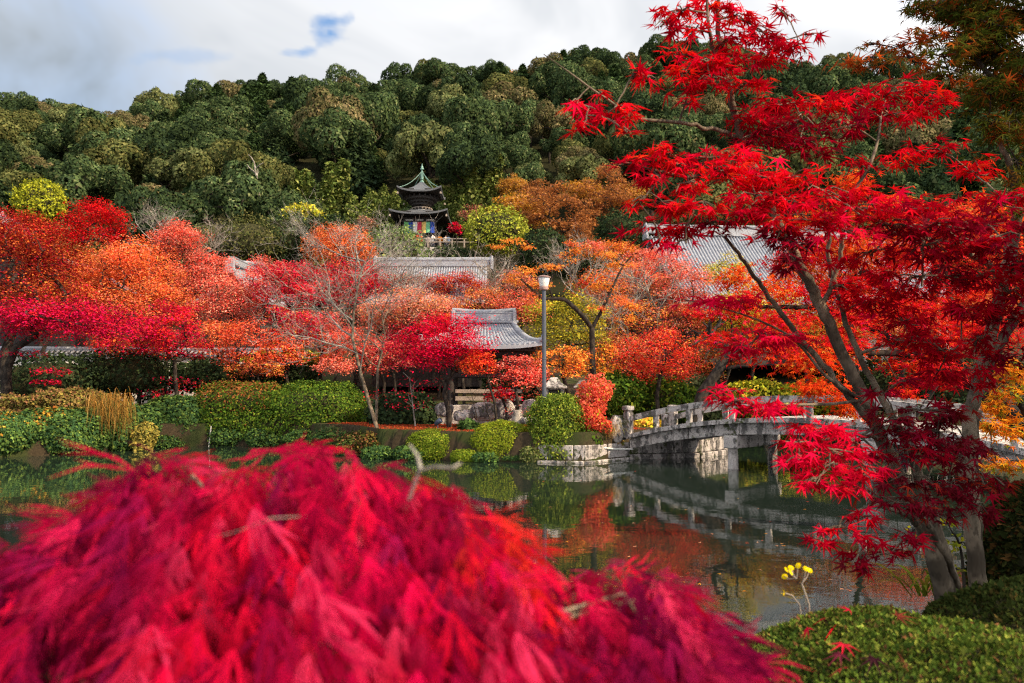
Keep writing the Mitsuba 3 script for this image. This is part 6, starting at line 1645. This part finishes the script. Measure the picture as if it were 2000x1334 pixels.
# yellow leopard plant flowers
key = key_of('yellow_flower')
FY = 3.15
base = P(1582, 1200, FY); base[2] -= .15
st = [P(1580, 1180, FY), P(1566, 1140, FY), P(1556, 1130, FY)]
part(key, 'stem', tube([base] + st[:2], [.0045, .004, .0035], 8), 'm_oldwood', True)
heads = [(1532, 1125), (1538, 1112), (1545, 1108), (1546, 1117), (1558, 1104), (1575, 1110), (1582, 1113)]
for i, (x, y) in enumerate(heads):
    h = P(x, y, FY + rng.normal(0, .02)); fork = st[2] if x < 1565 else st[1]
    part(key, 'stem', tube([fork, fork * .4 + h * .6 + [0, 0, -.008], h], [.0025, .002, .002], 6), 'm_oldwood', True)
    nrm = unit(np.array([rng.normal(0, .4), -.7, .8]))
    m_ = 11; a = np.arange(m_) * 2 * np.pi / m_
    e1 = unit(np.cross(nrm, [1, 0, .2])); e2 = np.cross(nrm, e1)
    fw = np.cos(a)[:, None] * e1 + np.sin(a)[:, None] * e2
    V, F, C = leaves(RHOMB, np.repeat(h[None], m_, 0), nrm + fw * .3, fw, .016, pick(rng, [(1, lin(240, 214, 20))], m_, .1))
    part(key, 'flower_head', (V, F), 'm_leaf', False, C)
part(key, 'stem', tube([P(1566, 1200, FY) - [0, 0, .1], P(1562, 1182, FY), P(1547, 1163, FY), P(1534, 1159, FY)], .003, 6), 'm_oldwood', True)
h = P(1533, 1158, FY)
V, F, C = leaves(RHOMB, np.repeat(h[None], 6, 0), rng.normal(0, 1, (6, 3)), rng.normal(0, 1, (6, 3)), .018, pick(rng, [(1, lin(230, 200, 30))], 6))
part(key, 'bud', (V, F), 'm_leaf', False, C)
lab(key, 'yellow daisy like flowers on pale forked stems behind the mossy azalea', 'flower')
# yellow green shrub between the trunks, strap leaves by the water
near_tree('yellow_leaf_shrub', [[(1885, 1190, 5.4, .012), (1880, 1100, 5.4, .01), (1860, 1040, 5.3, .006)], [(1885, 1190, 5.4, .010), (1840, 1080, 5.3, .007), (1780, 1040, 5.2, .004)]],
          [(1850, 1020, 34, 14, 5.3, [(3, lin(206, 190, 30)), (2, lin(160, 170, 40))]), (1870, 1060, 30, 20, 5.4, [(3, lin(170, 166, 40)), (2, lin(120, 130, 40))]), (1785, 1035, 24, 9, 5.2, [(1, lin(216, 206, 40))]), (1860, 1110, 26, 20, 5.4, [(3, lin(150, 150, 40))]), (1810, 1055, 16, 8, 5.3, [(1, lin(190, 190, 40))])],
          'yellow leaved shrub standing between the near maple trunks', .05, RHOMB, 'm_bark_dark', 91, cover=1.0, sub=5, category='shrub')
key = key_of('strap_leaf_plant')
ms = []
for i in range(16):
    b = P(1800 + rng.normal(0, 10), 1165, 5.0); o = np.array([rng.normal(-.3, .6), rng.normal(0, .5), 0]); L = .25 + .2 * rng.random()
    t = np.linspace(0, 1, 6)[:, None]
    p = b + o * t * L + np.array([0, 0, 1.0]) * (1.2 * t - .9 * t * t) * L
    side = unit(np.cross(unit(o), [0, 0, 1.0])) * .014 * np.sin(np.pi * (.12 + .88 * t))
    v = np.empty((12, 3)); v[0::2] = p - side; v[1::2] = p + side
    f = np.array([[2 * k, 2 * k + 1, 2 * k + 3] for k in range(5)] + [[2 * k, 2 * k + 3, 2 * k + 2] for k in range(5)])
    ms.append((v, f, np.repeat(pick(rng, [(2, lin(110, 120, 40)), (1, lin(150, 130, 50))], 1, .15), 12, 0)))
q = join(ms)
put(key, q[:2], 'm_leaf', False, q[2])
lab(key, 'strap leaved plant at the water edge left of the near trunks', 'plant')

# ------------------------------------------------------------------ the laceleaf maple right before the lens
LTOP = np.array([(-250, 1190), (-80, 1110), (0, 1066), (60, 1035), (130, 1000), (200, 945), (260, 900), (320, 880), (380, 888), (430, 912), (480, 905), (530, 872), (580, 856), (640, 862), (700, 882), (760, 916), (820, 936), (900, 950), (960, 980), (1010, 1020), (1050, 1095), (1120, 1120), (1200, 1096), (1270, 1105), (1330, 1140), (1390, 1185), (1440, 1225), (1480, 1300), (1520, 1420)], float)
rng = np.random.default_rng(95)
key = key_of('laceleaf_maple')
LP = [(5, lin(184, 10, 66)), (4, lin(196, 14, 48)), (3, lin(136, 8, 54)), (2, lin(206, 54, 96)), (2, lin(100, 8, 40))]
LPO = [(3, lin(216, 46, 36)), (2, lin(222, 84, 34)), (3, lin(200, 18, 44))]
LPD = [(4, lin(140, 14, 64)), (3, lin(116, 14, 60)), (2, lin(170, 18, 54))]
NT = 400
L_px, L_py, L_Y, L_fx, L_col = [], [], [], [], []
for i in range(NT):
    x0 = rng.uniform(-240, 1500); tp = float(np.interp(x0, LTOP[:, 0], LTOP[:, 1]))
    t0 = tp + (4 + 14 * rng.random() if i % 3 == 0 else 4 + (1420 - tp) * rng.random() ** 1.5 * .92)
    ln = rng.uniform(110, 330); m_ = int(ln / 17); off = abs(rng.normal(0, .16))
    fan = (x0 - 640) / 900
    drift = fan * .55 + rng.normal(0, .16)
    pal = LP if x0 < 1160 or rng.random() < .3 else LPD
    if 830 < x0 < 1130 and t0 < 1110 and rng.random() < .3: pal = LPO
    if x0 < 330 and rng.random() < .5: pal = LPD
    tone = pick(rng, pal, 1, .25)[0]
    q = np.arange(m_) * 17.0
    xs_ = x0 + drift * q * (.6 + .4 * q / ln) + rng.normal(0, 9, m_); ys_ = t0 + q + rng.normal(0, 5, m_)
    rel = np.clip((ys_ - np.interp(xs_, LTOP[:, 0], LTOP[:, 1])) / 480, 0, 1)
    keep = ys_ > np.interp(xs_, LTOP[:, 0], LTOP[:, 1]) - 4
    L_px.append(xs_[keep]); L_py.append(ys_[keep]); L_Y.append((1.36 - .52 * np.sqrt(rel) + off + rng.normal(0, .02, m_))[keep]); L_fx.append(np.full(keep.sum(), drift))
    L_col.append((tone * .75 + .25 * pick(rng, pal, m_, .2))[keep] * np.exp(rng.normal(0, .14, (keep.sum(), 1))))
px, py, Yd, dfx = (np.concatenate(a) for a in (L_px, L_py, L_Y, L_fx)); col = np.vstack(L_col); N = len(px)
pos = np.array([P(a, b, c) for a, b, c in zip(px, py, Yd)])
fwd = np.stack([dfx * .9 + rng.normal(0, .26, N), -.18 + rng.normal(0, .2, N), -1 + rng.normal(0, .12, N)], 1)
top = (py - np.interp(px, LTOP[:, 0], LTOP[:, 1])) < 22
fwd[top] += np.stack([rng.normal(0, 1.2, int(top.sum())), rng.normal(0, .3, int(top.sum())), rng.uniform(.1, .75, int(top.sum()))], 1)
nrm = np.stack([rng.normal(0, .8, N), -1.0 + rng.normal(0, .6, N), .5 + rng.normal(0, .5, N)], 1)
size = .096 * np.exp(rng.normal(0, .25, N))
zone = np.zeros(N)
relv = pos - EYE; dep = relv @ FWD
vis = (np.abs(relv[:, 0] / dep * FOC) < 960) & (relv @ UPV / dep * FOC > -640) & (zone * 0 == 0)
score = np.where(vis, size / dep * rng.uniform(.5, 1, N) - np.abs(rng.normal(0, .02, N)), 0)
ch = np.zeros(N, bool); ch[np.argsort(-score)[:300]] = True
cc = col[ch]; pal8 = cc[rng.choice(len(cc), 8, replace=False)]
base = [mikit.ply(LACES[i], 'm_lace', False, color=np.repeat(np.clip(c, .001, .95)[None], len(LACES[i][0]), 0)) for i, c in enumerate(pal8)]
for p_, n_, f_, s_, c_ in zip(pos[ch], nrm[ch], fwd[ch], size[ch], cc):
    n_ = unit(n_); x_ = unit(f_ - (f_ @ n_) * n_); y_ = np.cross(n_, x_)
    Mx = np.eye(4); Mx[:3, 0], Mx[:3, 1], Mx[:3, 2], Mx[:3, 3] = x_ * s_, y_ * s_, n_ * s_, p_
    scene[key_of(key + '__leaf')] = {**base[int(np.argmin(((pal8 - c_) ** 2).sum(1)))], 'to_world': T(Mx.tolist())}
rest = np.nonzero(~ch)[0]
V, F, C = join([leaves(LACES[i], pos[rest[i::8]], nrm[rest[i::8]], fwd[rest[i::8]], size[rest[i::8]], col[rest[i::8]]) for i in range(8)])
part(key, 'foliage', (V, F), 'm_lace', False, C)
lab(key + '__foliage', 'mass of finely cut leaves', kind='stuff')
tw = []
root = P(700, 1700, 1.0)
part(key, 'trunk', tube([P(720, 2400, .95), P(690, 2000, 1.0), root], [.05, .045, .04], 10), 'm_bark_grey', True)
for i in range(18):
    x = rng.uniform(-50, 1450); yt = np.interp(x, LTOP[:, 0], LTOP[:, 1]) + 40 + rng.random() * 60
    e = P(x, yt, 1.34 + rng.normal(0, .03))
    mid = root * .45 + e * .55 + np.array([0, .05, .10])
    out = e + np.array([(x - 620) / 900 * .10, -.03, -.10])
    p = np.array([root, (root + mid) / 2 + [0, 0, .05], mid, e, out])
    tw.append(tube(p, [.012, .009, .006, .004, .0015], 6, cap=False))
part(key, 'branches', join(tw), 'm_bark_grey', True)
part(key, 'bare_twig', join([tube([P(790, 1000, 1.25), P(820, 918, 1.22), P(850, 912, 1.2), P(885, 914, 1.18)], [.003, .003, .0028, .0022], 7), tube([P(822, 916, 1.22), P(815, 890, 1.24), P(800, 868, 1.25)], [.0035, .003, .002], 7), tube([P(885, 914, 1.18), P(900, 904, 1.19)], [.003, .0015], 6)]), 'm_bark_pale', True)
part(key, 'bare_twig', tube([P(410, 1052, 1.12), P(470, 1036, 1.10), P(530, 1012, 1.08), P(600, 1008, 1.12)], [.0006, .0012, .0013, .0006], 7), 'm_bark_pale', True)
lab(key, 'weeping crimson laceleaf maple right before the lens, out of focus', 'maple tree')
